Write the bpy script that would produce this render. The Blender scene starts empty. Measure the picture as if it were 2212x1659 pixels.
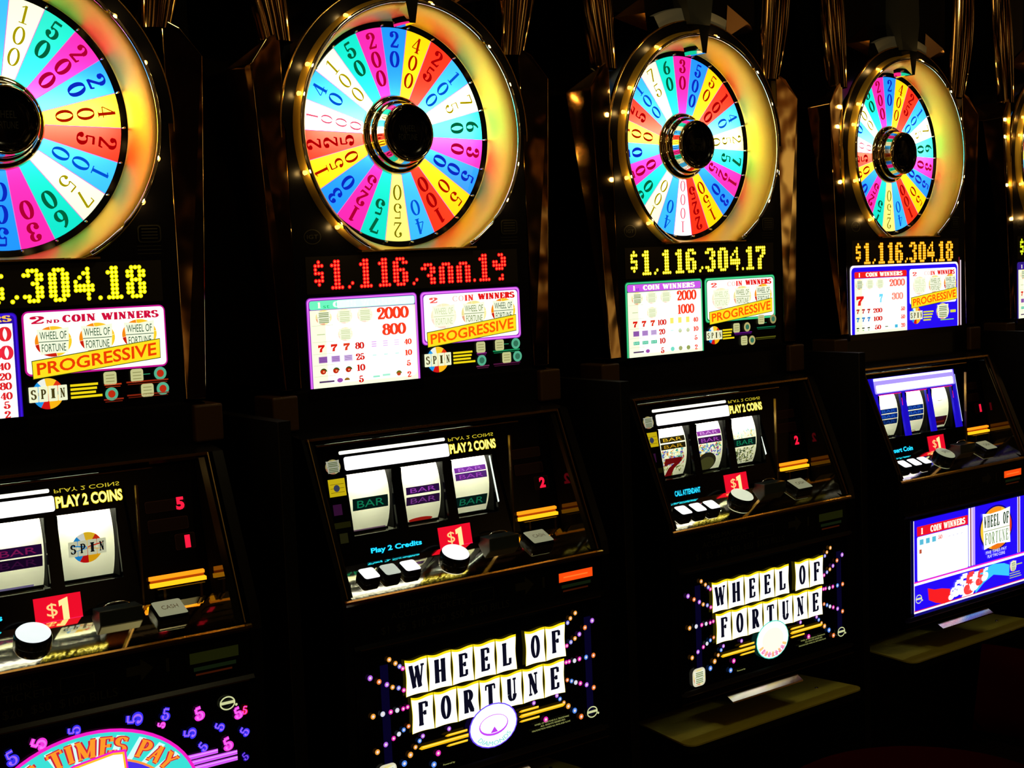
import bpy, bmesh, math, random
from mathutils import Vector, Matrix, geometry
random.seed(7)
sc = bpy.context.scene
COL = sc.collection
PI = math.pi

# ---------------------------------------------------------------- camera, world, lights, exposure
cam_d = bpy.data.cameras.new('camera')
cam = bpy.data.objects.new('camera', cam_d)
COL.objects.link(cam)
sc.camera = cam
cam_d.sensor_width = 36.0
cam_d.sensor_fit = 'HORIZONTAL'
cam_d.lens = 49.94
cam_d.clip_start = 0.05
cam.matrix_world = Matrix((
    (0.79411470, 0.08435145, -0.60188594, -1.4709),
    (-0.60654361, 0.04716482, -0.79365000, -2.2172),
    (-0.03855769, 0.99531920, 0.08861711, 1.4000),
    (0, 0, 0, 1)))

sc.view_settings.view_transform = 'Standard'
sc.view_settings.look = 'None'
sc.view_settings.gamma = 1
sc.view_settings.exposure = 0.0
sc.view_settings.use_curve_mapping = False

world = bpy.data.worlds.new('casino_room')
sc.world = world
world.use_nodes = True
wn = world.node_tree.nodes
wl = world.node_tree.links
wn.clear()
w_out = wn.new('ShaderNodeOutputWorld')
w_bg = wn.new('ShaderNodeBackground')
w_tc = wn.new('ShaderNodeTexCoord')
w_mp = wn.new('ShaderNodeMapping')
w_mp.inputs['Scale'].default_value = (7, 7, 2.4)
w_no = wn.new('ShaderNodeTexNoise')
w_no.inputs['Scale'].default_value = 1.9
w_no.inputs['Detail'].default_value = 3
w_rp = wn.new('ShaderNodeValToRGB')
cr = w_rp.color_ramp
cr.elements[0].position = 0.57
cr.elements[0].color = (0, 0, 0, 1)
cr.elements[1].position = 0.74
cr.elements[1].color = (1.6, 1.1, 0.35, 1)
e = cr.elements.new(0.64)
e.color = (0.22, 0.06, 0.006, 1)
w_bg.inputs['Strength'].default_value = 0.85
wl.new(w_tc.outputs['Generated'], w_mp.inputs['Vector'])
wl.new(w_mp.outputs['Vector'], w_no.inputs['Vector'])
wl.new(w_no.outputs['Fac'], w_rp.inputs['Fac'])
wl.new(w_rp.outputs['Color'], w_bg.inputs['Color'])
wl.new(w_bg.outputs['Background'], w_out.inputs['Surface'])


def area(name, loc, target, sx, sy, power, color, parent=None):
    d = bpy.data.lights.new(name, 'AREA')
    d.shape = 'RECTANGLE'
    d.size = sx
    d.size_y = sy
    d.energy = power
    d.color = color
    o = bpy.data.objects.new(name, d)
    COL.objects.link(o)
    o.location = loc
    o.rotation_euler = (Vector(target) - Vector(loc)).to_track_quat('-Z', 'Y').to_euler()
    if parent:
        o.parent = parent
    return o


# unseen ceiling lamp that lights the footboards, plus an amber light added for highlights
area('ceiling_light_warm', (0.2, -1.6, 2.95), (0.6, -0.2, 0.4), 0.35, 0.35, 5.5, (1.0, 0.85, 0.42))
area('added_light_amber', (-1.6, -1.0, 2.95), (0.2, 0, 1.5), 0.25, 0.6, 1.2, (1.0, 0.55, 0.15))

# ---------------------------------------------------------------- materials
MC = {}


def mat(name, base, metal=0.0, rough=0.5, spec=0.5, bump=0.0, bscale=30.0):
    if name in MC:
        return MC[name]
    m = bpy.data.materials.new(name if isinstance(name, str) else 'paint')
    m.use_nodes = True
    n = m.node_tree.nodes
    l = m.node_tree.links
    b = n['Principled BSDF']
    b.inputs['Base Color'].default_value = (*base, 1)
    b.inputs['Metallic'].default_value = metal
    b.inputs['Roughness'].default_value = rough
    b.inputs['Specular IOR Level'].default_value = spec
    if bump:
        t = n.new('ShaderNodeTexNoise')
        t.inputs['Scale'].default_value = bscale
        t.inputs['Detail'].default_value = 2
        bp = n.new('ShaderNodeBump')
        bp.inputs['Strength'].default_value = bump
        bp.inputs['Distance'].default_value = 0.01
        tc = n.new('ShaderNodeTexCoord')
        l.new(tc.outputs['Object'], t.inputs['Vector'])
        l.new(t.outputs['Fac'], bp.inputs['Height'])
        l.new(bp.outputs['Normal'], b.inputs['Normal'])
    MC[name] = m
    return m


def srgb(c):
    return tuple((x / 255 / 12.92) if x / 255 <= 0.04045 else ((x / 255 + 0.055) / 1.055) ** 2.4 for x in c)


def em(c, k=1.0):
    """back-lit print or lamp of srgb colour c (0-255), k = brightness"""
    key = ('em', tuple(c), k)
    if key in MC:
        return MC[key]
    m = bpy.data.materials.new('lit_print')
    m.use_nodes = True
    b = m.node_tree.nodes['Principled BSDF']
    col = srgb(c)
    b.inputs['Base Color'].default_value = (*[0.3 * x for x in col], 1)
    b.inputs['Roughness'].default_value = 0.25
    b.inputs['Specular IOR Level'].default_value = 0.2
    b.inputs['Emission Color'].default_value = (*col, 1)
    b.inputs['Emission Strength'].default_value = k
    MC[key] = m
    return m


def film(c, k=1.0, tr=1.0):
    """translucent coloured film of the wheel: glows evenly and lets the tube behind shine through"""
    key = ('film', tuple(c), k, tr)
    if key in MC:
        return MC[key]
    m = bpy.data.materials.new('wheel_film')
    m.use_nodes = True
    n = m.node_tree.nodes
    l = m.node_tree.links
    n.clear()
    o = n.new('ShaderNodeOutputMaterial')
    col = srgb(c)
    e1 = n.new('ShaderNodeEmission')
    e1.inputs['Color'].default_value = (*col, 1)
    e1.inputs['Strength'].default_value = k
    t = n.new('ShaderNodeBsdfTranslucent')
    t.inputs['Color'].default_value = (*[min(1, (x * 0.9 + 0.025) * tr) for x in col], 1)
    a = n.new('ShaderNodeAddShader')
    l.new(e1.outputs[0], a.inputs[0])
    l.new(t.outputs[0], a.inputs[1])
    g = n.new('ShaderNodeBsdfGlossy')
    g.inputs['Roughness'].default_value = 0.08
    g.inputs['Color'].default_value = (0.05, 0.05, 0.05, 1)
    a2 = n.new('ShaderNodeAddShader')
    l.new(a.outputs[0], a2.inputs[0])
    l.new(g.outputs[0], a2.inputs[1])
    l.new(a2.outputs[0], o.inputs['Surface'])
    MC[key] = m
    return m


BLACK = mat('black_gloss', (0.003, 0.003, 0.003), 0, 0.22, 0.2)
GLASS = mat('black_glass', (0.002, 0.002, 0.003), 0, 0.14, 0.16)
MATT = mat('black_matt', (0.004, 0.0035, 0.003), 0, 0.7, 0.1)
CHROME = mat('bronze_chrome', (0.62, 0.46, 0.24), 1, 0.08, 0.5, 0.30, 7)
SILVER = mat('silver_chrome', (0.75, 0.75, 0.72), 1, 0.12)
GOLD = mat('gold_bezel', (1.0, 0.66, 0.09), 0.88, 0.50)
GOLDEDGE = mat('gold_edge', (0.9, 0.55, 0.15), 1, 0.22)
DECK = mat('deck_metal', (0.95, 0.90, 0.66), 1, 0.05, 0.5, 0.006, 60)
CHROME2 = mat('column_chrome', (0.62, 0.46, 0.24), 1, 0.10, 0.5, 0.05, 5)
BRASS = mat('dull_brass', (0.30, 0.17, 0.05), 1, 0.35)
SHELF = mat('olive_laminate', (0.42, 0.36, 0.04), 0, 0.45, 0.4, 0.15, 80)
BROWN = mat('brown_plastic', (0.05, 0.022, 0.005), 0, 0.45, 0.4)
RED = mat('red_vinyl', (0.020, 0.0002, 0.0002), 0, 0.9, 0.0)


def reel_paper():
    m = bpy.data.materials.new('reel_paper')
    m.use_nodes = True
    n = m.node_tree.nodes
    l = m.node_tree.links
    n.clear()
    o = n.new('ShaderNodeOutputMaterial')
    d = n.new('ShaderNodeBsdfDiffuse')
    d.inputs['Color'].default_value = (.8, .8, .66, 1)
    t = n.new('ShaderNodeBsdfTranslucent')
    t.inputs['Color'].default_value = (.80, .82, .56, 1)
    x = n.new('ShaderNodeMixShader')
    x.inputs[0].default_value = .6
    l.new(d.outputs[0], x.inputs[1])
    l.new(t.outputs[0], x.inputs[2])
    l.new(x.outputs[0], o.inputs['Surface'])
    return m


PAPER = reel_paper()


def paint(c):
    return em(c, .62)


# ---------------------------------------------------------------- mesh helpers
def link(name, me, parent=None, loc=(0, 0, 0)):
    o = bpy.data.objects.new(name, me)
    COL.objects.link(o)
    if parent:
        o.parent = parent
    o.location = loc
    return o


class MB:
    """collects geometry with several materials and builds ONE mesh"""

    def __init__(s):
        s.v = []
        s.f = []
        s.m = []
        s.mats = []
        s.sm = []

    def mi(s, m):
        if m not in s.mats:
            s.mats.append(m)
        return s.mats.index(m)

    def add(s, vs, fs, m, smooth=False):
        o = len(s.v)
        s.v += [tuple(x) for x in vs]
        k = s.mi(m)
        for f in fs:
            s.f.append([i + o for i in f])
            s.m.append(k)
            s.sm.append(smooth)

    def box(s, x0, x1, y0, y1, z0, z1, m, taper=None):
        vs = [(x, y, z) for x in (x0, x1) for y in (y0, y1) for z in (z0, z1)]
        fs = [(0, 1, 3, 2), (4, 6, 7, 5), (0, 4, 5, 1), (2, 3, 7, 6), (0, 2, 6, 4), (1, 5, 7, 3)]
        s.add(vs, fs, m)

    def prism_x(s, prof, x0, x1, m):
        """side profile [(y,z)...] pushed from x0 to x1"""
        n = len(prof)
        vs = [(x0, y, z) for y, z in prof] + [(x1, y, z) for y, z in prof]
        fs = [[i, (i + 1) % n, n + (i + 1) % n, n + i] for i in range(n)]
        tri = geometry.tessellate_polygon([[Vector((y, z, 0)) for y, z in prof]])
        for t in tri:
            fs.append([t[0], t[1], t[2]])
            fs.append([n + t[2], n + t[1], n + t[0]])
        s.add(vs, fs, m)

    def prism_y(s, prof, y0, y1, m):
        """front outline [(x,z)...] pushed from y0 to y1"""
        n = len(prof)
        vs = [(x, y0, z) for x, z in prof] + [(x, y1, z) for x, z in prof]
        fs = [[i, (i + 1) % n, n + (i + 1) % n, n + i] for i in range(n)]
        tri = geometry.tessellate_polygon([[Vector((x, z, 0)) for x, z in prof]])
        for t in tri:
            fs.append([t[0], t[1], t[2]])
            fs.append([n + t[2], n + t[1], n + t[0]])
        s.add(vs, fs, m)

    def prism_z(s, prof, z0, z1, m):
        n = len(prof)
        vs = [(x, y, z0) for x, y in prof] + [(x, y, z1) for x, y in prof]
        fs = [[i, (i + 1) % n, n + (i + 1) % n, n + i] for i in range(n)]
        tri = geometry.tessellate_polygon([[Vector((x, y, 0)) for x, y in prof]])
        for t in tri:
            fs.append([t[0], t[1], t[2]])
            fs.append([n + t[2], n + t[1], n + t[0]])
        s.add(vs, fs, m)

    def lathe_y(s, prof, cx, cz, m, n=96, a0=0.0, a1=2 * PI, smooth=True):
        """profile [(r,y)...] turned about the axis through (cx,cz) along y"""
        full = abs(a1 - a0 - 2 * PI) < 1e-6
        k = n if full else n + 1
        vs = []
        for i in range(k):
            a = a0 + (a1 - a0) * i / n
            for r, y in prof:
                vs.append((cx + r * math.sin(a), y, cz + r * math.cos(a)))
        p = len(prof)
        fs = []
        for i in range(n):
            j = (i + 1) % k
            for q in range(p - 1):
                fs.append([i * p + q, i * p + q + 1, j * p + q + 1, j * p + q])
        s.add(vs, fs, m, smooth)

    def tube(s, pts, r, m, n=8):
        pts = [Vector(p) for p in pts]
        vs = []
        for i, p in enumerate(pts):
            d = (pts[min(i + 1, len(pts) - 1)] - pts[max(i - 1, 0)]).normalized()
            u = d.orthogonal().normalized()
            w = d.cross(u)
            for k in range(n):
                a = 2 * PI * k / n
                vs.append(p + r * (math.cos(a) * u + math.sin(a) * w))
        fs = []
        for i in range(len(pts) - 1):
            for k in range(n):
                fs.append([i * n + k, i * n + (k + 1) % n, (i + 1) * n + (k + 1) % n, (i + 1) * n + k])
        fs.append(list(range(n))[::-1])
        fs.append([(len(pts) - 1) * n + k for k in range(n)])
        s.add(vs, fs, m, True)

    def mesh(s, name, bevel=0.0, offset=(0, 0, 0)):
        me = bpy.data.meshes.new(name)
        ox, oy, oz = offset
        me.from_pydata([(x + ox, y + oy, z + oz) for x, y, z in s.v], [], s.f)
        for m in s.mats:
            me.materials.append(m)
        for i, p in enumerate(me.polygons):
            p.material_index = s.m[i]
            p.use_smooth = s.sm[i]
        if bevel:
            bm = bmesh.new()
            bm.from_mesh(me)
            bmesh.ops.remove_doubles(bm, verts=bm.verts, dist=1e-5)
            bmesh.ops.recalc_face_normals(bm, faces=bm.faces)
            ed = [x for x in bm.edges if len(x.link_faces) == 2 and x.calc_face_angle(0) > 0.5]
            bmesh.ops.bevel(bm, geom=ed, offset=bevel, segments=3, profile=0.5, affect='EDGES', clamp_overlap=True)
            bm.to_mesh(me)
            bm.free()
        else:
            bm = bmesh.new()
            bm.from_mesh(me)
            bmesh.ops.recalc_face_normals(bm, faces=bm.faces)
            bm.to_mesh(me)
            bm.free()
        me.update()
        return me


# ---------------------------------------------------------------- lettering
TXT = {}


def sans(txt, bold=0.0):
    """outline letters normalised to the unit box"""
    key = (txt, bold)
    if key in TXT:
        return TXT[key]
    cu = bpy.data.curves.new('lettering', 'FONT')
    cu.body = txt
    cu.resolution_u = 3
    cu.offset = bold
    ob = bpy.data.objects.new('lettering', cu)
    COL.objects.link(ob)
    dg = bpy.context.evaluated_depsgraph_get()
    me = ob.evaluated_get(dg).to_mesh()
    vs = [(v.co.x, v.co.y) for v in me.vertices]
    fs = [list(p.vertices) for p in me.polygons]
    ob.evaluated_get(dg).to_mesh_clear()
    bpy.data.objects.remove(ob)
    bpy.data.curves.remove(cu)
    x0 = min(v[0] for v in vs)
    x1 = max(v[0] for v in vs)
    y0 = min(v[1] for v in vs)
    y1 = max(v[1] for v in vs)
    vs = [((x - x0) / (x1 - x0), (y - y0) / (y1 - y0)) for x, y in vs]
    TXT[key] = (vs, fs)
    return TXT[key]


# broad-nib skeletons: L = line list, A = arc (cx,cy,rx,ry,a0,a1); weight None follows the stroke direction
def SER(x, w=.16, y=0.0):
    return ('L', [(x - w, y), (x + w, y)], 't')


GL = {
    '0': (.54, [('A', .27, .5, .22, .46, 0, 360, None)]),
    '1': (.46, [('L', [(.25, .02), (.25, .97)], 'T'), SER(.25, .19, .03), ('L', [(.07, .84), (.25, .95)], 't')]),
    '2': (.54, [('A', .26, .73, .20, .23, 165, -35, None), ('L', [(.43, .60), (.08, .08)], 'm'), ('L', [(.03, .07), (.50, .07)], 'm'),
                ('L', [(.48, .05), (.52, .24)], 't'), ('A', .11, .74, .03, .03, 0, 360, 'T')]),
    '3': (.52, [('A', .25, .75, .18, .21, 160, -90, None), ('A', .25, .28, .21, .25, 90, -160, None), ('A', .09, .26, .03, .03, 0, 360, 'T'), ('A', .11, .77, .03, .03, 0, 360, 'T')]),
    '4': (.56, [('L', [(.37, .98), (.37, .02)], 'T'), ('L', [(.36, .96), (.02, .30)], 't'), ('L', [(.02, .28), (.54, .28)], 't'), SER(.37, .14, .03)]),
    '5': (.52, [('L', [(.10, .93), (.46, .93)], 'm'), ('L', [(.10, .95), (.09, .52)], 't'), ('A', .25, .31, .21, .27, 135, -160, None), ('A', .08, .26, .03, .03, 0, 360, 'T')]),
    '6': (.54, [('A', .28, .30, .20, .26, 0, 360, None), ('A', .50, .33, .43, .62, 105, 185, None)]),
    '7': (.52, [('L', [(.03, .91), (.50, .91)], 'm'), ('L', [(.04, .95), (.03, .70)], 't'), ('L', [(.49, .90), (.22, .02)], 'T')]),
    '8': (.54, [('A', .27, .75, .17, .21, 0, 360, None), ('A', .27, .28, .21, .25, 0, 360, None)]),
    'W': (.86, [('L', [(.08, .97), (.27, .02)], 'T'), ('L', [(.27, .02), (.43, .97)], 't'), ('L', [(.43, .97), (.61, .02)], 'T'), ('L', [(.61, .02), (.78, .97)], 't'),
                SER(.08, .12, .97), SER(.78, .11, .97)]),
    'H': (.66, [('L', [(.15, 0), (.15, 1)], 'T'), ('L', [(.5, 0), (.5, 1)], 'T'), ('L', [(.15, .5), (.5, .5)], 't'), SER(.15, .13, .03), SER(.5, .13, .03), SER(.15, .13, .97), SER(.5, .13, .97)]),
    'E': (.56, [('L', [(.15, 0), (.15, 1)], 'T'), ('L', [(.02, .03), (.5, .03)], 't'), ('L', [(.02, .97), (.5, .97)], 't'), ('L', [(.15, .52), (.4, .52)], 't'),
                ('L', [(.49, .02), (.5, .27)], 'm'), ('L', [(.49, .98), (.5, .75)], 'm'), ('L', [(.39, .42), (.39, .62)], 'm')]),
    'F': (.54, [('L', [(.15, 0), (.15, 1)], 'T'), ('L', [(.02, .97), (.5, .97)], 't'), ('L', [(.15, .52), (.4, .52)], 't'), SER(.15, .14, .03),
                ('L', [(.49, .98), (.5, .75)], 'm'), ('L', [(.39, .42), (.39, .62)], 'm')]),
    'L': (.54, [('L', [(.15, 0), (.15, 1)], 'T'), ('L', [(.02, .03), (.5, .03)], 't'), SER(.15, .14, .97), ('L', [(.49, .02), (.5, .3)], 'm')]),
    'O': (.56, [('A', .28, .5, .21, .47, 0, 360, None)]),
    'R': (.60, [('L', [(.15, 0), (.15, 1)], 'T'), ('A', .25, .74, .20, .23, 90, -90, None), ('L', [(.02, .97), (.27, .97)], 't'), ('L', [(.15, .51), (.27, .51)], 't'),
                ('L', [(.30, .5), (.50, .03)], 'T'), SER(.15, .13, .03), ('L', [(.46, .03), (.6, .03)], 't')]),
    'T': (.58, [('L', [(.29, 0), (.29, 1)], 'T'), ('L', [(.03, .97), (.55, .97)], 't'), ('L', [(.04, .98), (.03, .76)], 't'), ('L', [(.54, .98), (.55, .76)], 't'), SER(.29, .14, .03)]),
    'U': (.62, [('L', [(.14, .97), (.14, .3)], 'T'), ('A', .31, .3, .17, .27, 180, 360, None), ('L', [(.48, .3), (.48, .97)], 't'), SER(.14, .12, .97), SER(.48, .11, .97)]),
    'N': (.66, [('L', [(.12, 0), (.12, .97)], 't'), ('L', [(.12, .97), (.5, .02)], 'T'), ('L', [(.5, .02), (.5, .97)], 't'), SER(.12, .11, .03), SER(.1, .1, .97), SER(.5, .12, .97)]),
    'C': (.58, [('A', .30, .5, .23, .47, 50, 310, None), ('L', [(.46, .95), (.47, .68)], 't'), ('L', [(.46, .05), (.47, .25)], 't')]),
    'I': (.34, [('L', [(.17, 0), (.17, 1)], 'T'), SER(.17, .14, .03), SER(.17, .14, .97)]),
    'S': (.52, [('A', .26, .75, .18, .22, 30, 270, None), ('A', .26, .27, .20, .25, 90, -150, None), ('L', [(.43, .97), (.43, .74)], 't'), ('L', [(.07, .03), (.06, .28)], 't')]),
    'P': (.56, [('L', [(.15, 0), (.15, 1)], 'T'), ('A', .27, .72, .22, .25, 90, -90, None), ('L', [(.02, .97), (.29, .97)], 't'), ('L', [(.15, .47), (.29, .47)], 't'), SER(.15, .14, .03)]),
    'A': (.66, [('L', [(.33, .98), (.12, .03)], 't'), ('L', [(.33, .98), (.54, .03)], 'T'), ('L', [(.19, .33), (.47, .33)], 't'), SER(.1, .11, .03), SER(.54, .13, .03)]),
    'Y': (.62, [('L', [(.1, .97), (.31, .48)], 'T'), ('L', [(.52, .97), (.31, .48)], 't'), ('L', [(.31, .5), (.31, 0)], 'T'), SER(.11, .12, .97), SER(.52, .1, .97), SER(.31, .14, .03)]),
    'M': (.82, [('L', [(.12, 0), (.12, .97)], 't'), ('L', [(.12, .97), (.4, .05)], 'T'), ('L', [(.4, .05), (.66, .97)], 't'), ('L', [(.66, .97), (.66, 0)], 'T'), SER(.12, .1, .03), SER(.66, .13, .03), SER(.1, .1, .97), SER(.68, .1, .97)]),
    'D': (.60, [('L', [(.15, 0), (.15, 1)], 'T'), ('A', .24, .5, .28, .47, 90, -90, None), ('L', [(.02, .97), (.26, .97)], 't'), ('L', [(.02, .03), (.26, .03)], 't')]),
    'G': (.60, [('A', .30, .5, .23, .47, 50, 320, None), ('L', [(.47, .05), (.47, .42)], 'T'), SER(.45, .13, .42)]),
    'V': (.66, [('L', [(.12, .97), (.33, .02)], 'T'), ('L', [(.33, .02), (.54, .97)], 't'), SER(.11, .12, .97), SER(.54, .1, .97)]),
    ' ': (.34, []),
}


def serif(txt, T=.15, t=.045, gap=.06):
    """nib lettering normalised to the unit box (height 1 = cap height)"""
    key = ('s', txt, T, t, gap)
    if key in TXT:
        return TXT[key]
    vs = []
    fs = []
    ox = 0.0
    for ch in txt:
        w, st = GL[ch]
        for s in st:
            if s[0] == 'L':
                pts = s[1]
                wt = s[2]
                closed = False
            else:
                _, cx, cy, rx, ry, a0, a1, wt = s
                k = max(6, int(abs(a1 - a0) / 15))
                pts = [(cx + rx * math.cos(math.radians(a0 + (a1 - a0) * i / k)), cy + ry * math.sin(math.radians(a0 + (a1 - a0) * i / k))) for i in range(k + 1)]
                closed = abs(a1 - a0) >= 359
            n = len(pts)
            base = len(vs)
            for i in range(n):
                if closed:
                    p0 = pts[(i - 1) % (n - 1)]
                    p1 = pts[(i + 1) % (n - 1)]
                else:
                    p0 = pts[max(0, i - 1)]
                    p1 = pts[min(n - 1, i + 1)]
                dx, dy = p1[0] - p0[0], p1[1] - p0[1]
                d = math.hypot(dx, dy) or 1
                if wt is None:
                    ww = t + (T - t) * abs(dy / d) ** 1.6
                else:
                    ww = {'T': T, 't': t, 'm': (T + t) * .5}[wt]
                nx, ny = -dy / d * ww / 2, dx / d * ww / 2
                vs.append((ox + pts[i][0] + nx, pts[i][1] + ny))
                vs.append((ox + pts[i][0] - nx, pts[i][1] - ny))
            for i in range(n - 1):
                fs.append([base + 2 * i, base + 2 * i + 1, base + 2 * i + 3, base + 2 * i + 2])
        ox += w + gap
    W = max(ox - gap, .01)
    vs = [(x / W, y) for x, y in vs]
    TXT[key] = (vs, fs)
    return TXT[key]


LED = {
    '0': [".###.", "##.##", "##.##", "##.##", "##.##", "##.##", "##.##", ".###."],
    '1': [".##.", "###.", ".##.", ".##.", ".##.", ".##.", ".##.", "####"],
    '3': [".###.", "##.##", "...##", "..##.", "...##", "...##", "##.##", ".###."],
    '4': ["...#.", "..##.", ".#.#.", "#..#.", "#####", "#####", "...#.", "...#."],
    '6': [".###.", "##.##", "##...", "####.", "##.##", "##.##", "##.##", ".###."],
    '7': ["#####", "##.##", "...##", "..##.", ".##..", ".##..", ".##..", ".##.."],
    '8': [".###.", "##.##", "##.##", ".###.", "##.##", "##.##", "##.##", ".###."],
    '$': [".#.", "###", "#..", "###", "..#", "###", ".#.", "..."],
    ',': ["..", "..", "..", "..", "..", "..", ".#", "#."],
    '.': [".", ".", ".", ".", ".", ".", ".", "#"],
    'a': [".....", ".....", ".###.", "##.##", "...##", "..##.", "...##", "...##"],
    'b': [".....", ".....", ".###.", "##.##", "##.##", "##.##", "##.##", "##.##"],
    'c': ["..##.", "...##", "##.##", "#####", ".###.", ".....", "...#.", "..##."],
}
LEDX = [-.2145, -.1815, -.1475, -.1225, -.0835, -.0525, -.0115, .0075, .0475, .0865, .1245, .1385, .1705]


class Art(MB):
    """flat artwork laid on a surface: fn(u, v, layer) -> xyz"""

    def __init__(s, fn):
        super().__init__()
        s.fn = fn
        s.auto = 0

    def poly(s, pts, m, L=0):
        vs = [s.fn(u, v, L) for u, v in pts]
        tri = geometry.tessellate_polygon([[Vector((u, v, 0)) for u, v in pts]])
        s.add(vs, [list(t) for t in tri], m)

    def rect(s, x0, x1, z0, z1, m, L=0, n=1):
        for i in range(n):
            a = z0 + (z1 - z0) * i / n
            b = z0 + (z1 - z0) * (i + 1) / n
            s.add([s.fn(x0, a, L), s.fn(x1, a, L), s.fn(x1, b, L), s.fn(x0, b, L)], [[0, 1, 2, 3]], m)

    def rr(s, x0, x1, z0, z1, r, m, L=0):
        pts = []
        for cx, cz, a in ((x1 - r, z1 - r, 0), (x0 + r, z1 - r, 90), (x0 + r, z0 + r, 180), (x1 - r, z0 + r, 270)):
            for k in range(5):
                t = math.radians(a + 22.5 * k)
                pts.append((cx + r * math.cos(t), cz + r * math.sin(t)))
        s.poly(pts, m, L)

    def ell(s, cx, cz, rx, rz, m, L=0, n=24, a0=0, a1=360):
        pts = [(cx + rx * math.cos(math.radians(a0 + (a1 - a0) * i / n)), cz + rz * math.sin(math.radians(a0 + (a1 - a0) * i / n))) for i in range(n + (a1 - a0 < 360))]
        if a1 - a0 < 360:
            pts = [(cx, cz)] + pts
        s.poly(pts, m, L)

    def ring(s, cx, cz, rx, rz, w, m, L=0, a0=0, a1=360, n=36):
        vs = []
        for i in range(n + 1):
            a = math.radians(a0 + (a1 - a0) * i / n)
            vs.append(s.fn(cx + rx * math.cos(a), cz + rz * math.sin(a), L))
            vs.append(s.fn(cx + (rx - w) * math.cos(a), cz + (rz - w) * math.sin(a), L))
        s.add(vs, [[2 * i, 2 * i + 1, 2 * i + 3, 2 * i + 2] for i in range(n)], m)

    def letters(s, g, f, m, L=0):
        vs, fs = g
        s.add([s.fn(*f(x, y), L) for x, y in vs], fs, m)

    def text(s, g, x0, x1, z0, z1, m, L=0, shear=0.0, drop=0.0):
        s.letters(g, lambda x, y: (x0 + (x1 - x0) * x + shear * y, z0 + (z1 - z0) * y + drop * x), m, L)

    def arc_text(s, g, cx, cz, r0, r1, a0, a1, m, L=0, sx=1.0):
        def f(x, y):
            a = math.radians(a0 + (a1 - a0) * x)
            r = r0 + (r1 - r0) * y
            return cx + sx * r * math.sin(a), cz + r * math.cos(a)
        s.letters(g, f, m, L)


LY = 0.0004
FA, FB = -0.24414, 0.18499            # the reel glass leans: y = FA + FB*z


def on_upper(u, v, L):
    return (u, -0.001 - LY * L, v)


def on_reel_glass(u, v, L):
    return (u, FA + FB * v - 0.0008 - LY * L, v)


def on_belly(u, v, L):
    return (u, -0.168 - 0.0008 - LY * L, v)


W255 = em((255, 255, 255), 1.25)
CREAM = em((250, 252, 205), 1.05)

# ---------------------------------------------------------------- parts shared by every machine
WC = 1.6332                            # height of the wheel centre
SHARED = {}


def shared(name, fn):
    if name not in SHARED:
        SHARED[name] = fn()
    return SHARED[name]


def m_body():
    b = MB()
    prof = [(.40, .412), (.40, 1.183), (.035, 1.183), (.0, 1.178), (.0, 1.112), (-.060, 1.104), (-.168, .858), (-.172, .832), (-.166, .505), (-.160, .478), (-.03, .478), (-.03, .412)]
    for x0, x1 in ((-.290, -.272), (.272, .290)):
        b.prism_x(prof, x0, x1, BLACK)
    b.box(-.272, .272, .385, .40, .412, 1.183, MATT)
    b.box(-.272, .272, -.02, .385, .412, .43, MATT)
    b.box(-.272, .272, .0, .385, 1.168, 1.183, MATT)
    b.box(-.272, .272, -.03, -.02, .412, .478, MATT)
    return b.mesh('cabinet_body')


def m_brow():
    b = MB()
    b.prism_x([(.0, 1.178), (.03, 1.183), (.03, 1.10), (-.02, 1.082), (-.052, 1.094), (-.060, 1.104), (0, 1.112)], -.272, .272, BLACK)
    return b.mesh('upper_front_panel')


def m_trim():
    b = MB()
    b.box(-.283, .262, -.0665, -.060, 1.1005, 1.1045, GOLDEDGE)
    b.box(-.262, .170, -.0600, -.052, 1.0885, 1.0905, GOLDEDGE)
    # side edges running down to the deck
    for x in (-.2815, .2605):
        b.add([(x, -.0665, 1.1045), (x + .0016, -.0665, 1.1045), (x + .0016, -.1745, .846), (x, -.1745, .846),
               (x, -.0615, 1.1045), (x + .0016, -.0615, 1.1045), (x + .0016, -.1700, .846), (x, -.1700, .846)],
              [[0, 1, 2, 3], [4, 7, 6, 5], [0, 4, 5, 1], [1, 5, 6, 2], [2, 6, 7, 3], [3, 7, 4, 0]], BRASS)
    b.box(.1335, .1365, -.082, -.076, .878, 1.068, BRASS)
    return b.mesh('gold_trim')


def m_cheek(s):
    # glossy inner side wall of the reel recess
    b = MB()
    for x in ((.247 if s > 0 else -.268),):
        x1 = x + s * .0 + (.012 if s > 0 else -.006)
        b.prism_x([(-.045, 1.085), (-.060, 1.100), (-.170, .846), (-.088, .866)], min(x, x1), max(x, x1), mat('recess_gloss', (.02, .018, .012), .6, .05, .8))
    return b.mesh('recess_wall')


def m_front():
    b = MB()
    # apron below the deck
    b.prism_x([(-.166, .762), (-.166, .832), (-.150, .838), (-.150, .762)], -.272, .272, BLACK)
    # door frame round the belly glass
    b.prism_x([(-.172, .748), (-.176, .756), (-.172, .762), (-.150, .762), (-.150, .748)], -.272, .272, BLACK)
    b.prism_x([(-.168, .505), (-.176, .498), (-.174, .480), (-.150, .476), (-.150, .505)], -.272, .272, BLACK)
    b.box(-.272, -.262, -.171, -.150, .505, .748, BLACK)
    b.box(.262, .272, -.171, -.150, .505, .748, BLACK)
    b.box(-.262, .262, -.1655, -.150, .505, .748, GLASS)
    return b.mesh('belly_door')


def m_doortrim():
    b = MB()
    b.box(-.262, .262, -.1775, -.1755, .7545, .7558, BRASS)
    b.box(-.262, .262, -.1775, -.1755, .4965, .4978, BRASS)
    b.box(-.272, .272, -.1755, -.1735, .4805, .4820, BRASS)
    return b.mesh('door_trim')


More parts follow.
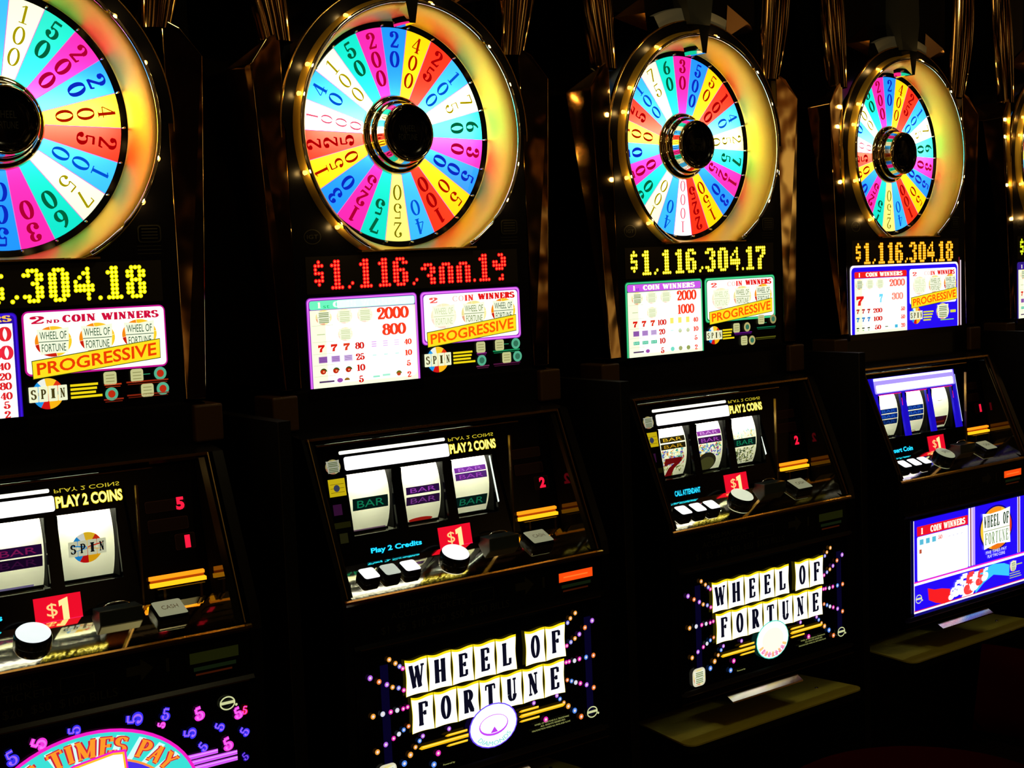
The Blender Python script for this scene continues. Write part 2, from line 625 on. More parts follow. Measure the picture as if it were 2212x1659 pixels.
def m_deck():
    b = MB()
    b.prism_x([(-.086, .8794), (-.172, .842), (-.176, .838), (-.174, .832), (-.150, .832), (-.084, .850)], -.284, .268, DECK)
    return b.mesh('button_deck')


def m_decklip():
    b = MB()
    b.prism_x([(-.1725, .8425), (-.1765, .8405), (-.1765, .8365), (-.1735, .8365)], -.286, .272, GOLDEDGE)
    return b.mesh('deck_lip')


def m_tray():
    b = MB()
    b.prism_x([(-.1765, .4745), (-.1935, .4650), (-.1945, .4620), (-.1700, .4540), (-.060, .4440), (-.060, .4720)], -.145, .075, mat('tray_chrome', (.78, .78, .70), 1, .16))
    return b.mesh('coin_tray')


def m_glasspanel():
    """black front glass of the topper with an arched head and the round opening for the wheel"""
    b = MB()
    n = 96
    y0, y1 = 0.0, 0.012

    def outer(a):
        # a measured from straight up, clockwise
        x, z = math.sin(a), math.cos(a)
        r = .263
        if z < 0:
            t = []
            if abs(x) > 1e-6:
                t.append(.2545 / abs(x))
            t.append((WC - 1.183) / -z)
            r = min(t)
        return min(max(r * x, -.263), .263), WC + r * z
    angs = [2 * PI * i / n for i in range(n)]
    ca = math.atan2(.2545, -(WC - 1.183))
    angs += [ca, 2 * PI - ca, PI / 2 + .001, 3 * PI / 2 - .001]
    angs = sorted(set(angs))
    k = len(angs)
    vs = []
    for a in angs:
        ox, oz = outer(a)
        ix, iz = .2345 * math.sin(a), max(1.4212, WC + .2345 * math.cos(a))
        vs += [(ox, y0, oz), (ix, y0, iz), (ix, y1, iz), (ox, y1, oz)]
    fs = []
    for i in range(k):
        j = (i + 1) % k
        for q in range(4):
            fs.append([4 * i + q, 4 * i + (q + 1) % 4, 4 * j + (q + 1) % 4, 4 * j + q])
    b.add(vs, fs, mat('topper_glass', (.002, .002, .003), 0, .3, .14))
    # thin bright edge round the arched head
    b.lathe_y([(.2635, -.0005), (.2652, -.001), (.2655, .010), (.2635, .012)], 0, WC, GOLDEDGE, 60, -1.62, 1.62)
    return b.mesh('front_glass')


def m_well():
    b = MB()
    b.lathe_y([(.2075, .0500), (.2040, .0515), (.1965, .0545)], 0, WC, mat('well_gloss', (.01, .01, .01), .2, .08, .8), 96)
    b.lathe_y([(.1965, .0545), (.2055, .056), (.2055, .075)], 0, WC, BLACK, 96)
    return b.mesh('wheel_well')


def m_bezel():
    b = MB()
    prof = [(.2065, .0500), (.2080, .0400), (.2108, .0280), (.2145, .0140), (.2185, .0020), (.2225, -.0080), (.2270, -.0150), (.2310, -.0180), (.2345, -.0165), (.2375, -.0100), (.2400, -.0040), (.2415, .000)]
    n = 144
    vs = []
    p = len(prof)
    cut = 1.4215
    for i in range(n):
        a = 2 * PI * i / n
        for r, y in prof:
            z = WC + r * math.cos(a)
            x = r * math.sin(a)
            if z < cut:
                z = cut
            vs.append((x, y, z))
    fs = []
    for i in range(n):
        j = (i + 1) % n
        for q in range(p - 1):
            f = [i * p + q, i * p + q + 1, j * p + q + 1, j * p + q]
            if all(vs[w][2] <= cut + 1e-6 for w in f):
                continue
            fs.append(f)
    b.add(vs, fs, GOLD, True)
    b.box(-.125, .125, -.014, .0, 1.4195, 1.4225, GOLDEDGE)
    # bright chrome ridge
    n2 = 100
    pts = []
    for i in range(n2 + 1):
        a = math.radians(-152 + 304 * i / n2)
        pts.append((.2325 * math.sin(a), -.0175, WC + .2325 * math.cos(a)))
    b.tube(pts, .0034, SILVER, 8)
    return b.mesh('wheel_bezel')


def m_glint_bulb():  # glowing bulb put in for the orange glints of the chrome ring
    b = MB()
    prof = [(0.0001, -.0075), (.0028, -.006), (.0040, -.003), (.0042, 0.0), (.0050, .0005)]
    b.lathe_y(prof, 0, 0, em((255, 175, 80), 3), 12)
    return b.mesh('glint_bulb')


def m_hub():
    b = MB()
    b.lathe_y([(.0735, .0530), (.0715, .047), (.0670, .044), (.0640, .0445), (.0625, .040), (.0585, .030), (.0570, .031), (.0555, .027), (.0540, .012), (.0525, .006), (.0500, .0035), (.0482, .005)],
              0, WC, mat('hub_chrome', (.55, .50, .36), 1, .07), 72)
    b.lathe_y([(.0482, .005), (.0470, .010), (.0300, .013), (.0001, .014)], 0, WC, GLASS, 72)
    a = Art(lambda u, v, L: (u, .0118 - LY * L, v))
    faint = mat('faint_mark', (.016, .016, .006), 0, .4)
    a.text(sans('WHEEL'), -.018, .018, WC + .003, WC + .014, faint, 1)
    a.text(sans('FORTUNE'), -.020, .020, WC - .013, WC - .002, faint, 1)
    b.v += []
    o = len(b.v)
    b.v += a.v
    for f, mi_, in zip(a.f, a.m):
        b.f.append([i + o for i in f])
        b.m.append(b.mi(a.mats[mi_]))
        b.sm.append(False)
    return b.mesh('wheel_hub')


def m_pointer():
    b = MB()
    P = [(-.017, 1.885), (.017, 1.885), (.006, 1.826), (-.006, 1.826)]
    vs = [(x, -.022, z) for x, z in P] + [(x * 1.25, .030, z) for x, z in P]
    b.add(vs, [[0, 1, 2, 3], [4, 7, 6, 5]], MATT)
    b.add(vs, [[0, 4, 5, 1], [1, 5, 6, 2], [2, 6, 7, 3], [3, 7, 4, 0]], mat('pointer_chrome', (.8, .7, .5), 1, .05))
    return b.mesh('pointer')


def m_wing(s):
    b = MB()
    lo = [(.2555, -.006, 1.186), (.288, -.010, 1.186), (.2895, .0, 1.186), (.289, .36, 1.186), (.2555, .36, 1.186)]
    hi = [(.2555, .004, 1.800), (.3175, -.006, 1.742), (.343, .040, 1.735), (.330, .36, 1.735), (.2555, .36, 1.80)]
    pk = (.283, .0, 1.786)
    vs = [(s * x, y, z) for x, y, z in lo + hi + [pk, (.283, .36, 1.786)]]
    fs = [[0, 1, 6, 5], [1, 2, 7, 6], [2, 3, 8, 7], [3, 4, 9, 8], [4, 0, 5, 9], [0, 4, 3, 2, 1],
          [5, 6, 10], [6, 7, 10], [7, 8, 11, 10], [8, 9, 11], [9, 5, 10, 11]]
    b.add(vs, fs, CHROME)
    me = b.mesh('side_wing', bevel=.0012)
    return me


def m_column(s):
    b = MB()
    rows = []
    n = 10
    for k in range(n + 1):
        t = k / n
        z = 1.785 + .37 * t
        xc = .250 + .035 * t + .010 * math.sin(t * PI)
        w = .030 + .012 * math.sin(t * PI)
        row = []
        for q in range(9):
            a = PI * q / 8
            row.append((s * (xc - w * math.cos(a)), .03 - .030 * math.sin(a) - .01 * math.sin(t * PI), z))
        rows.append(row)
    vs = [p for r in rows for p in r]
    fs = [[i * 9 + q, i * 9 + q + 1, (i + 1) * 9 + q + 1, (i + 1) * 9 + q] for i in range(n) for q in range(8)]
    b.add(vs, fs, CHROME2, True)
    vs2 = [(s * .218, .03, 1.785), (s * .284, .03, 1.785), (s * .284, .10, 1.785), (s * .218, .10, 1.785),
           (s * .25, .03, 2.155), (s * .32, .03, 2.155), (s * .32, .10, 2.155), (s * .25, .10, 2.155)]
    b.add(vs2, [[0, 1, 5, 4], [1, 2, 6, 5], [2, 3, 7, 6], [3, 0, 4, 7], [4, 5, 6, 7], [0, 3, 2, 1]], BLACK)
    return b.mesh('chrome_column')


def m_topper():
    b = MB()
    b.box(-.250, .250, .10, .385, 1.19, 2.15, BLACK)
    b.box(-.2545, .2545, .012, .10, 1.186, 1.42, MATT)
    b.box(-.2545, -.2065, .060, .10, 1.42, 1.79, MATT)
    b.box(.2065, .2545, .060, .10, 1.42, 1.79, MATT)
    b.box(-.218, .218, .030, .10, 1.905, 2.15, BLACK)
    return b.mesh('topper_body')


def m_crown():
    b = MB()
    # grey arched band over the wheel and the trunk that carries the pointer
    grey = mat('grey_band', (.30, .30, .27), .2, .5)
    b.lathe_y([(.262, .014), (.266, .004), (.292, .008), (.294, .020)], 0, WC, grey, 20, -.42, -.10, False)
    b.lathe_y([(.262, .014), (.266, .004), (.292, .008), (.294, .020)], 0, WC, grey, 20, .10, .36, False)
    P = [(-.030, 1.888), (.030, 1.888), (.042, 1.955), (.036, 2.15), (-.036, 2.15), (-.042, 1.955)]
    b.prism_y(P, -.012, .035, mat('grey_trunk', (.05, .055, .05), .3, .4))
    return b.mesh('pointer_housing')


def m_facet(s):
    b = MB()
    A = [(.120, .028, 1.872), (.215, .028, 1.893), (.128, .028, 1.945), (.158, -.006, 1.902)]
    vs = [(s * x, y, z) for x, y, z in A]
    b.add(vs, [[0, 1, 3], [1, 2, 3], [2, 0, 3], [0, 2, 1]], mat('facet_chrome', (.38, .20, .09), 1, .16))
    return b.mesh('chrome_facet')


def m_block(s):
    b = MB()
    x0, x1 = sorted((s * .266, s * .316))
    b.box(x0, x1, -.012, .06, 1.114, 1.176, BROWN)
    return b.mesh('corner_block', bevel=.004)


def tilt(vs, cx, cy, cz):
    a = math.atan2(.435, 1)
    c, s_ = math.cos(a), math.sin(a)
    return [(cx + x, cy + y * c - z * s_, cz + y * s_ + z * c) for x, y, z in vs]


def rounded(w, d, r, n=5):
    pts = []
    for cx, cy, a in ((w - r, d - r, 0), (-w + r, d - r, 90), (-w + r, -d + r, 180), (w - r, -d + r, 270)):
        for k in range(n):
            t = math.radians(a + 90 * k / (n - 1))
            pts.append((cx + r * math.cos(t), cy + r * math.sin(t)))
    return pts


def button_mesh(name, cx, cy, cz, w, d, h, r, top, side, inset=.0015, mark=None):
    """a raised push button standing on the sloping deck"""
    b = MB()
    o = rounded(w, d, r)
    n = len(o)
    sc_ = [(1.06, 0), (1.06, h * .55), (1.0, h * .8), (.97, h)]
    vs = []
    for k, z in sc_:
        vs += [(x * k, y * k, z) for x, y in o]
    V = tilt(vs, cx, cy, cz)
    fs = [[q * n + i, q * n + (i + 1) % n, (q + 1) * n + (i + 1) % n, (q + 1) * n + i] for q in range(3) for i in range(n)]
    b.add(V, fs, side)
    cap = [(x * .90, y * .90, h + .0015) for x, y in o]
    rim = [(x * .97, y * .97, h) for x, y in o]
    b.add(tilt(rim + cap, cx, cy, cz), [[i, (i + 1) % n, n + (i + 1) % n, n + i] for i in range(n)] + [list(range(n, 2 * n))], top)
    if mark:
        g = sans(mark)
        vv = [((x - .5) * w * 1.1, (y - .5) * d * .5, h + .0019) for x, y in g[0]]
        b.add(tilt(vv, cx, cy, cz), g[1], mat('button_print', (.25, .25, .25), 0, .5))
    return b.mesh(name)


def round_button(name, cx, cy, cz, R, h, top, side, mark=None):
    b = MB()
    n = 40
    rings = [(R * 1.08, 0), (R * 1.08, h * .5), (R * 1.02, h * .85), (R * .98, h), (R * .92, h + .002), (R * .6, h + .0035)]
    vs = []
    for r, z in rings:
        vs += [(r * math.cos(2 * PI * i / n), r * math.sin(2 * PI * i / n), z) for i in range(n)]
    V = tilt(vs, cx, cy, cz)
    b.add(V, [[q * n + i, q * n + (i + 1) % n, (q + 1) * n + (i + 1) % n, (q + 1) * n + i] for q in range(3) for i in range(n)], side, True)
    b.add(V, [[q * n + i, q * n + (i + 1) % n, (q + 1) * n + (i + 1) % n, (q + 1) * n + i] for q in (3, 4) for i in range(n)] + [[5 * n + i for i in range(n)]], top, True)
    if mark:
        g = sans(mark)
        vv = [((x - .5) * R * 1.0, (y - .5) * R * .5, h + .0042) for x, y in g[0]]
        b.add(tilt(vv, cx, cy, cz), g[1], mat('button_print', (.25, .25, .25), 0, .5))
    return b.mesh(name)


def deck_z(y):
    return .842 + (y + .172) * .435


# ---------------------------------------------------------------- artwork
WEDGES = ['20', '400', '25', '100', '75', '60', '30', '500', '50', '100', '40', '250', '75', '125', '30', '150', '225', '1000', '40', '100', '50', '200']
C_BLUE, C_YEL, C_RED, C_LB, C_WHT, C_TEAL, C_MAG, C_PALE = (30, 140, 250), (255, 208, 5), (250, 48, 20), (55, 178, 255), (255, 253, 210), (15, 215, 190), (248, 38, 165), (255, 242, 120)
WCOL = [C_BLUE, C_YEL, C_RED, C_LB, C_WHT, C_TEAL, C_MAG, C_BLUE, C_YEL, C_RED, C_LB, C_PALE, C_TEAL, C_MAG, C_BLUE, C_YEL, C_RED, (255, 255, 255), C_LB, C_WHT, C_TEAL, C_MAG]
TCOL = {C_BLUE: (8, 40, 190), C_YEL: (170, 20, 0), C_RED: (165, 0, 5), C_LB: (0, 80, 210), C_WHT: (165, 150, 0), C_TEAL: (0, 95, 60), C_MAG: (170, 0, 50), C_PALE: (120, 110, 0), (255, 255, 255): (240, 90, 120)}


def wheel_face(rot):
    a = Art(lambda u, v, L: (u, .0535 - LY * L * 1.5, v))
    step = 360 / 22
    sep = em((235, 120, 220), .9)
    for i, (s, c) in enumerate(zip(WEDGES, WCOL)):
        ac = rot + i * step
        n = 6
        pts = []
        for k in range(n + 1):
            t = math.radians(ac - step / 2 + step * k / n)
            pts.append((.196 * math.sin(t), WC + .196 * math.cos(t)))
        for k in range(n, -1, -1):
            t = math.radians(ac - step / 2 + step * k / n)
            pts.append((.070 * math.sin(t), WC + .070 * math.cos(t)))
        a.poly(pts, film(c, 1.18 if c != (255, 255, 255) else 1.3), 0)
        t = math.radians(ac - step / 2)
        nx, nz = math.cos(t) * .0006, -math.sin(t) * .0006
        dx, dz = math.sin(t), math.cos(t)
        a.poly([(.072 * dx - nx, WC + .072 * dz - nz), (.196 * dx - nx, WC + .196 * dz - nz), (.196 * dx + nx, WC + .196 * dz + nz), (.072 * dx + nx, WC + .072 * dz + nz)], sep, 1)
        # digits stacked from the rim inwards
        k = len(s)
        pitch = {2: .0360, 3: .0345, 4: .0300}[k]
        h = {2: .0300, 3: .0295, 4: .0250}[k]
        thick = .20 if c in (C_BLUE, C_RED, C_MAG, C_TEAL) else .15
        thin = .075 if c in (C_BLUE, C_RED, C_MAG, C_TEAL) else .055
        if c in (C_WHT, C_PALE, (255, 255, 255)):
            thick, thin = .12, .05
        A = math.radians(ac)
        ux, uz = math.cos(A), -math.sin(A)
        vx, vz = math.sin(A), math.cos(A)
        for q, ch in enumerate(s):
            r1 = .1895 - q * pitch
            r0 = r1 - h
            avail = 2 * (r0 + r1) / 2 * math.tan(math.radians(step / 2)) * .62
            w = min(h * GL[ch][0] * 1.12, avail)
            g = serif(ch, thick, thin)

            def f(x, y, r0=r0, r1=r1, w=w):
                uu = (x - .5) * w
                rr = r0 + (r1 - r0) * y
                return uu * ux + rr * vx, WC + uu * uz + rr * vz
            a.letters(g, f, em(TCOL[c], 1.0), 2)
    me = a.mesh('prize_wheel')
    return me


def m_peg():
    b = MB()
    b.lathe_y([(.0001, -.0095), (.0016, -.009), (.0018, 0)], 0, 0, SILVER, 8)
    return b.mesh('peg')


def led_panel(text, col):
    a = Art(on_upper)
    a.rect(-.232, .228, 1.349, 1.4145, mat('led_backing', (.012, .010, .006), 0, .35), 0)
    p = .00655
    dot = em(col[0], col[2])
    core = em(col[1], 1.1)
    for ch, x0 in zip(text, LEDX):
        g = LED[ch]
        for r, row in enumerate(g):
            for c, v in enumerate(row):
                if v == '#':
                    x, z = x0 + c * p + .001, 1.4045 - r * p
                    a.ell(x, z, .0037, .0037, dot, 1, 10)
                    if col[1]:
                        a.ell(x, z, .0017, .0017, core, 2, 8)
    return a.mesh('jackpot_display')


def badge(a, cx, cz, w, h, L, k=1.0, text=True, pale=0):
    """little round-cornered emblem with two rows of lettering on a coloured wheel"""
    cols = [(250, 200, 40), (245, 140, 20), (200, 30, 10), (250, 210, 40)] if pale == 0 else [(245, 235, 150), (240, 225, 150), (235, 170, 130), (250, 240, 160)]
    if pale == 2:  # palest set has the backlight's wash put into its print colours
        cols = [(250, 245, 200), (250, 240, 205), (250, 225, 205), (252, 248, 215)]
    for i in range(4):
        a.ell(cx, cz, w * .55, h * .55, em(cols[i], k), L, 10, 90 * i + 10, 90 * i + 99)
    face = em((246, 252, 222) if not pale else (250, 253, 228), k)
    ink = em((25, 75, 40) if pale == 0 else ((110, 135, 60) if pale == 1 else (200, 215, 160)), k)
    z1, z0 = cz + h * .46, cz - h * .46
    pts = [(cx - w * .48, z1), (cx, z1 - h * .05), (cx + w * .48, z1 + h * .03), (cx + w * .46, cz + .02 * h), (cx + w * .42, z0 + h * .03), (cx, z0 + h * .04), (cx - w * .40, z0), (cx - w * .44, cz)]
    a.poly(pts, face, L + 1)
    a.rect(cx - w * .44, cx + w * .45, cz - h * .012, cz + h * .012, ink, L + 2)
    if text:
        a.text(sans('WHEEL OF'), cx - w * .40, cx + w * .40, cz + h * .08, cz + h * .36, ink, L + 2)
        a.text(sans('FORTUNE'), cx - w * .36, cx + w * .36, cz - h * .36, cz - h * .08, ink, L + 2)
    else:
        for q in (.32, .2, .08, -.12, -.24, -.36):
            a.rect(cx - w * .34, cx + w * .34, cz + h * (q - .03), cz + h * (q + .03), ink, L + 2)


def spin(a, cx, cz, w, L, k=1.0, dim=False):
    cols = [(245, 190, 30), (30, 150, 230), (235, 240, 230), (250, 200, 40), (220, 50, 20), (250, 180, 20), (210, 20, 20), (30, 150, 230)]
    R = w * .40
    order = [(10, 55, 4), (55, 100, 3), (100, 130, 2), (130, 170, 1), (190, 240, 1), (240, 275, 6), (275, 350, 5)]
    for a0, a1, ci in order:
        a.ell(cx, cz, R, R, em(cols[ci], k) if not dim else paint(cols[ci]), L, 8, a0, a1)
    face = em((240, 245, 205), k) if not dim else paint((225, 228, 190))
    ink = em((70, 60, 20), k) if not dim else paint((20, 20, 25))
    h = w * .40
    for i, ch in enumerate('SPIN'):
        x0 = cx - w / 2 + w * i / 4
        a.rr(x0 + w * .006, x0 + w * .244, cz - h / 2, cz + h / 2, w * .02, face, L + 1)
        a.text(serif(ch, .2, .1), x0 + w * .06, x0 + w * .19, cz - h * .3, cz + h * .3, ink, L + 2)


def seven(a, cx, cz, w, h, m, L):
    pts = [(-.5, .5), (.5, .5), (.5, .28), (.12, -.1), (.08, -.5), (-.32, -.5), (-.22, -.05), (.08, .2), (-.28, .17), (-.36, .1), (-.5, .1)]
    a.poly([(cx + x * w, cz + y * h) for x, y in pts], m, L)


def nums(a, s, x0, x1, z0, z1, m, L):
    a.text(serif(s, .23, .105, .03), x0, x1, z0, z1, m, L)


def paytable(kind):
    """printed glass below the jackpot display; kind = 'blue_left', 'purple', 'green', 'blue', 'dark'"""
    a = Art(on_upper)
    redc = em((248, 62, 30), 1.0)
    red2 = em((215, 25, 15), 1.0)
    if kind == 'purple':
        fr, fr2, hd = em((235, 120, 250), 1.0), em((150, 40, 190), .9), em((110, 240, 190), 1.05)
    elif kind == 'green':
        fr, fr2, hd = em((70, 215, 140), 1.0), em((10, 120, 70), .9), em((205, 90, 235), 1.0)
    elif kind == 'blue_left':
        fr, fr2, hd = em((60, 20, 220), 1.0), em((40, 10, 160), 1.0), em((40, 20, 220), 1.0)
    elif kind == 'blue':
        fr, fr2, hd = em((35, 10, 235), 1.1), em((90, 40, 235), 1.0), em((240, 30, 30), 1.0)
    else:
        fr, fr2, hd = em((60, 40, 160), .8), em((40, 20, 100), .8), em((60, 30, 150), .9)
    white = em((255, 255, 250), 1.15)
    cream = em((248, 252, 222), 1.05)
    if kind == 'blue':
        a.rr(-.241, .225, 1.176, 1.353, .012, em((250, 240, 250), 1.1), 1)
        a.rect(.2265, .232, 1.184, 1.365, em((110, 30, 40), .9), 1)
        a.rect(.2335, .2385, 1.184, 1.357, em((235, 215, 230), 1.0), 1)
        a.rr(-.236, .220, 1.170, 1.348, .012, fr, 2)
        a.rect(-.245, .245, 1.1685, 1.1835, GLASS, 6)
    else:
        # left window
        a.rr(-.2355, -.006, 1.176, 1.3425, .008, fr2, 1)
        a.rr(-.2340, -.0075, 1.170, 1.341, .007, fr, 2)
        a.rr(-.2315, -.0105, 1.170, 1.3385, .006, fr2, 3)
        # right window
        if kind == 'blue_left':
            a.rr(.0005, .2295, 1.2435, 1.343, .010, em((190, 20, 140), 1.0), 2)
        else:
            a.rr(.0010, .2300, 1.2430, 1.342, .008, fr2, 1)
            a.rr(.0022, .2288, 1.2442, 1.3408, .008, fr, 2)
            a.rr(.0055, .2255, 1.2475, 1.3375, .006, fr2, 3)
        a.rect(-.24, .0, 1.166, 1.1835, GLASS, 6)
    # header and white body of the left table
    x0, x1 = (-.225, -.008) if kind == 'blue' else (-.2300, -.0115)
    if kind != 'blue_left':
        a.rr(x0, x1, 1.3215, 1.3370, .004, hd, 4)
        a.text(serif('1', .3, .12), x0 + .016, x0 + .022, 1.3245, 1.3345, em((255, 250, 220), 1.2), 5)
        if kind in ('green', 'dark'):
            a.text(sans('st'), x0 + .025, x0 + .034, 1.3235, 1.3290, em((60, 20, 190), 1.0), 5)
        if kind == 'purple':
            a.text(sans('st'), x0 + .027, x0 + .040, 1.3235, 1.3290, em((20, 200, 110), 1.0), 5)
            a.text(serif('COIN WINNERS', .26, .12), x0 + .048, x1 - .02, 1.3245, 1.3345, em((225, 252, 235), 1.2), 5)
            a.rr(x0 + .055, x1 - .001, 1.3222, 1.3362, .003, em((220, 255, 240), 1.2), 4.5)
        else:
            a.text(serif('COIN WINNERS', .26, .12), x0 + .046, x1 - .02, 1.3245, 1.3345, em((255, 252, 225), 1.2), 5)
        a.rect(x0, x1, 1.175, 1.3205, cream, 4)
        a.rr(x0 + .030, x1 - .002, 1.19, 1.3195, .01, white, 4.4)  # whiter middle: the backlight's hot centre painted into the print
    else:
        a.rect(-.23, -.014, 1.1765, 1.3265, white, 4)
        a.text(serif('COIN WINNERS', .26, .12), -.185, -.016, 1.3295, 1.3385, em((240, 190, 80), 1.1), 4)
    line = em((205, 215, 170), 1.0)
    for z in (1.2935, 1.2645, 1.2435, 1.2235, 1.2040):
        a.rect(x0 + .002, x0 + .045, z - .0003, z + .0003, line, 4.6)
    xs = x0
    if kind in ('purple', 'green', 'dark'):
        big = [('2000', 1.2975, 1.3185), ('800' if kind == 'purple' else '1000', 1.2685, 1.2885)]
        for i in range(3):
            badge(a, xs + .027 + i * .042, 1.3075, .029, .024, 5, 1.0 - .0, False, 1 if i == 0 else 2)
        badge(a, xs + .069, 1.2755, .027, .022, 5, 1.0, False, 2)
        a.rect(xs + .012, xs + .028, 1.277, 1.2785, em((190, 205, 150), 1), 5)
        nums(a, big[0][0], -.093 if kind == 'purple' else -.085, -.0275, big[0][1], big[0][2], redc, 5)
        nums(a, big[1][0], -.083 if kind == 'purple' else -.085, -.035, big[1][1], big[1][2], redc, 5)
        rows = [('80' if kind == 'purple' else '100', 1.2475, 1.2590), ('25' if kind == 'purple' else '20', 1.2275, 1.2390), ('10', 1.2080, 1.2195), ('5', 1.1870, 1.1990)]
        rr_ = ['40', '10', '5', '2']
        for i, (t, z0, z1) in enumerate(rows):
            wd = .0085 * len(t)
            nums(a, t, xs + .097 - wd / 2, xs + .097 + wd / 2, z0, z1, red2, 5)
            wd = .0075 * len(rr_[i])
            nums(a, rr_[i], -.031 - wd / 2, -.031 + wd / 2, z0 + .001, z1 - .0005, redc, 5)
        for i in range(3):
            seven(a, xs + .0195 + i * .0255, 1.253, .013, .0125, em((225, 20 + 20 * i, 10 + 10 * i), 1.0), 5)
            cx = xs + .0215 + i * .0255
            bar = em([(150, 95, 175), (190, 150, 215), (215, 190, 235)][i], 1.0)  # bars pale to the right, backlight wash put into their colour
            a.rect(cx - .0085, cx + .0085, 1.2275, 1.2385, bar, 5)
            for z in (1.2302, 1.233, 1.2358):
                a.rect(cx - .007, cx + .007, z, z + .0008, em((120, 70, 160), .8), 5.5)
            if kind == 'purple':
                a.ell(cx, 1.2120, .0068, .0058, em((60, 90, 20), .8), 5, 12, 0, 180)
                a.ell(cx - .001, 1.2115, .0056, .0042, em((200, 40, 10), .9), 5.5, 12)
                a.ell(cx, 1.2118, .0020, .0016, em((255, 170, 120), 1), 5.8, 8)
            else:
                a.rect(cx - .0085, cx + .0085, 1.2095, 1.2165, em((60, 190, 150), 1.0), 5)
                a.text(sans('BAR'), cx - .007, cx + .007, 1.211, 1.2155, em((190, 240, 220), 1.0), 5.5)
            cy = -.103 + i * .024
            side = em([(225, 165, 245), (232, 190, 248), (240, 210, 250)][i], 1.0) if kind == 'purple' else em((250, 240, 110), 1.0)
            for z in (1.2490, 1.2530, 1.2570):
                a.rect(cy - .005, cy + .005, z, z + (.0016 if kind == 'purple' else .004), side, 5)
            a.rect(cy - .004, cy + .004, 1.2330, 1.2345, em((190, 250, 235), 1.0), 5)
        a.rect(xs + .012, xs + .042, 1.1925, 1.1955, em((90, 60, 110), .8), 5)
        a.ell(xs + .0535, 1.1945, .006, .0040, em((165, 80, 180), .9), 5, 12)
        if kind == 'purple':
            a.ell(xs + .068, 1.1935, .0055, .0045, em((160, 110, 30), .9), 5, 12, 0, 180)
            a.ell(-.053, 1.1965, .006, .0055, em((120, 120, 30), .9), 5, 12, 0, 180)
            a.ell(-.0535, 1.1955, .0042, .003, em((210, 70, 30), .9), 5.5, 12)
            a.rect(-.108, -.094, 1.1935, 1.1965, em((150, 240, 205), 1), 5)
            a.rect(-.088, -.072, 1.1945, 1.1980, em((170, 245, 215), 1), 5)
        else:
            for i, c in enumerate([(120, 225, 200), (165, 175, 110), (150, 165, 90)]):
                a.ell(-.103 + .024 * i, 1.194, .0058, .0048, em(c, 1), 5, 12)
                if i:
                    a.ell(-.103 + .024 * i, 1.232, .0052, .0045, em((205, 212, 160), 1), 5, 12)
    elif kind == 'blue':
        nums(a, '2000', -.082, -.018, 1.298, 1.3155, em((250, 110, 90), 1.1), 5)
        nums(a, '300', -.072, -.026, 1.264, 1.281, em((252, 150, 130), 1.1), 5)
        for i in range(3):
            badge(a, xs + .019 + i * .042, 1.306, .028, .023, 5, 1.0, False, 1 if i == 0 else 2)
        seven(a, xs + .021, 1.2655, .030, .023, em((235, 25, 20), 1), 5)
        seven(a, -.118, 1.2695, .015, .021, em((110, 215, 250), 1.1), 5)
        for r, (z, c, t) in enumerate(((1.2395, (190, 30, 10), '200'), (1.2190, (30, 130, 200), '100'), (1.1975, (60, 70, 20), '50'))):
            for i in range(3):
                if r < 2:
                    seven(a, xs + .012 + i * .022, z, .012, .011, em(c, 1), 5)
                else:
                    a.rect(xs + .006 + i * .022, xs + .016 + i * .022, z - .001, z + .002, em(c, 1), 5)
                    a.rect(xs + .008 + i * .022, xs + .014 + i * .022, z - .006, z - .004, em((120, 190, 60), 1), 5)
            nums(a, t, xs + .094 - .0065 * len(t), xs + .094 + .0055 * len(t), z - .0055, z + .0055, red2, 5)
            nums(a, ['50', '50', '20'][r], -.034, -.018, z - .005, z + .005, redc, 5)
        a.rect(-.102, -.090, 1.1965, 1.1985, em((90, 110, 40), 1), 5)
        a.rect(-.061, -.049, 1.1925, 1.2005, em((70, 190, 225), 1), 5)
    else:
        nums(a, '2000', -.085, -.018, 1.3, 1.3215, em((230, 40, 50), 1), 5)
        nums(a, '1000', -.083, -.017, 1.272, 1.293, em((235, 40, 60), 1), 5)
        for t, z in (('40', 1.262), ('20', 1.2465), ('80', 1.232), ('40', 1.217), ('5', 1.203), ('2', 1.1885)):
            wd = .0085 * len(t)
            nums(a, t, -.030 - wd / 2, -.030 + wd / 2, z - .0055, z + .0055, em((220, 35, 40), 1), 5)
    # right window: heading, three emblems, slanting banner
    rx0, rx1, rz0, rz1 = (.0075, .2235, 1.2490, 1.3360)
    if kind == 'blue':
        rx0, rx1, rz0, rz1 = .004, .213, 1.2480, 1.3385
    if kind == 'blue_left':
        rx0, rx1, rz0, rz1 = .0035, .2270, 1.2465, 1.3405
    a.rr(rx0, rx1, rz0, rz1, .007, white, 4)
    hr = em((225, 25, 25), 1.0) if kind != 'blue_left' else em((205, 15, 60), 1.0)
    if kind == 'blue_left':
        nums(a, '2', rx0 + .010, rx0 + .030, 1.3235, 1.3350, hr, 5)
        a.text(serif('ND', .2, .12), rx0 + .034, rx0 + .054, 1.3235, 1.3285, hr, 5)
        a.text(serif('COIN', .24, .10), rx0 + .060, rx0 + .112, 1.3235, 1.3345, hr, 5)
        a.text(serif('WINNERS', .26, .12), rx0 + .122, rx1 - .010, 1.3235, 1.3345, hr, 5)
    else:
        nums(a, '2', rx0 + .013, rx0 + .030, 1.3205, 1.3305, em((245, 90, 80), 1), 5)
        a.text(serif('CO', .12, .06), rx0 + .064, rx0 + .090, 1.3210, 1.3315, em((252, 190, 180), 1.1), 5)
        a.text(serif('IN', .24, .12), rx0 + .092, rx0 + .113, 1.3210, 1.3315, em((245, 60, 50), 1), 5)
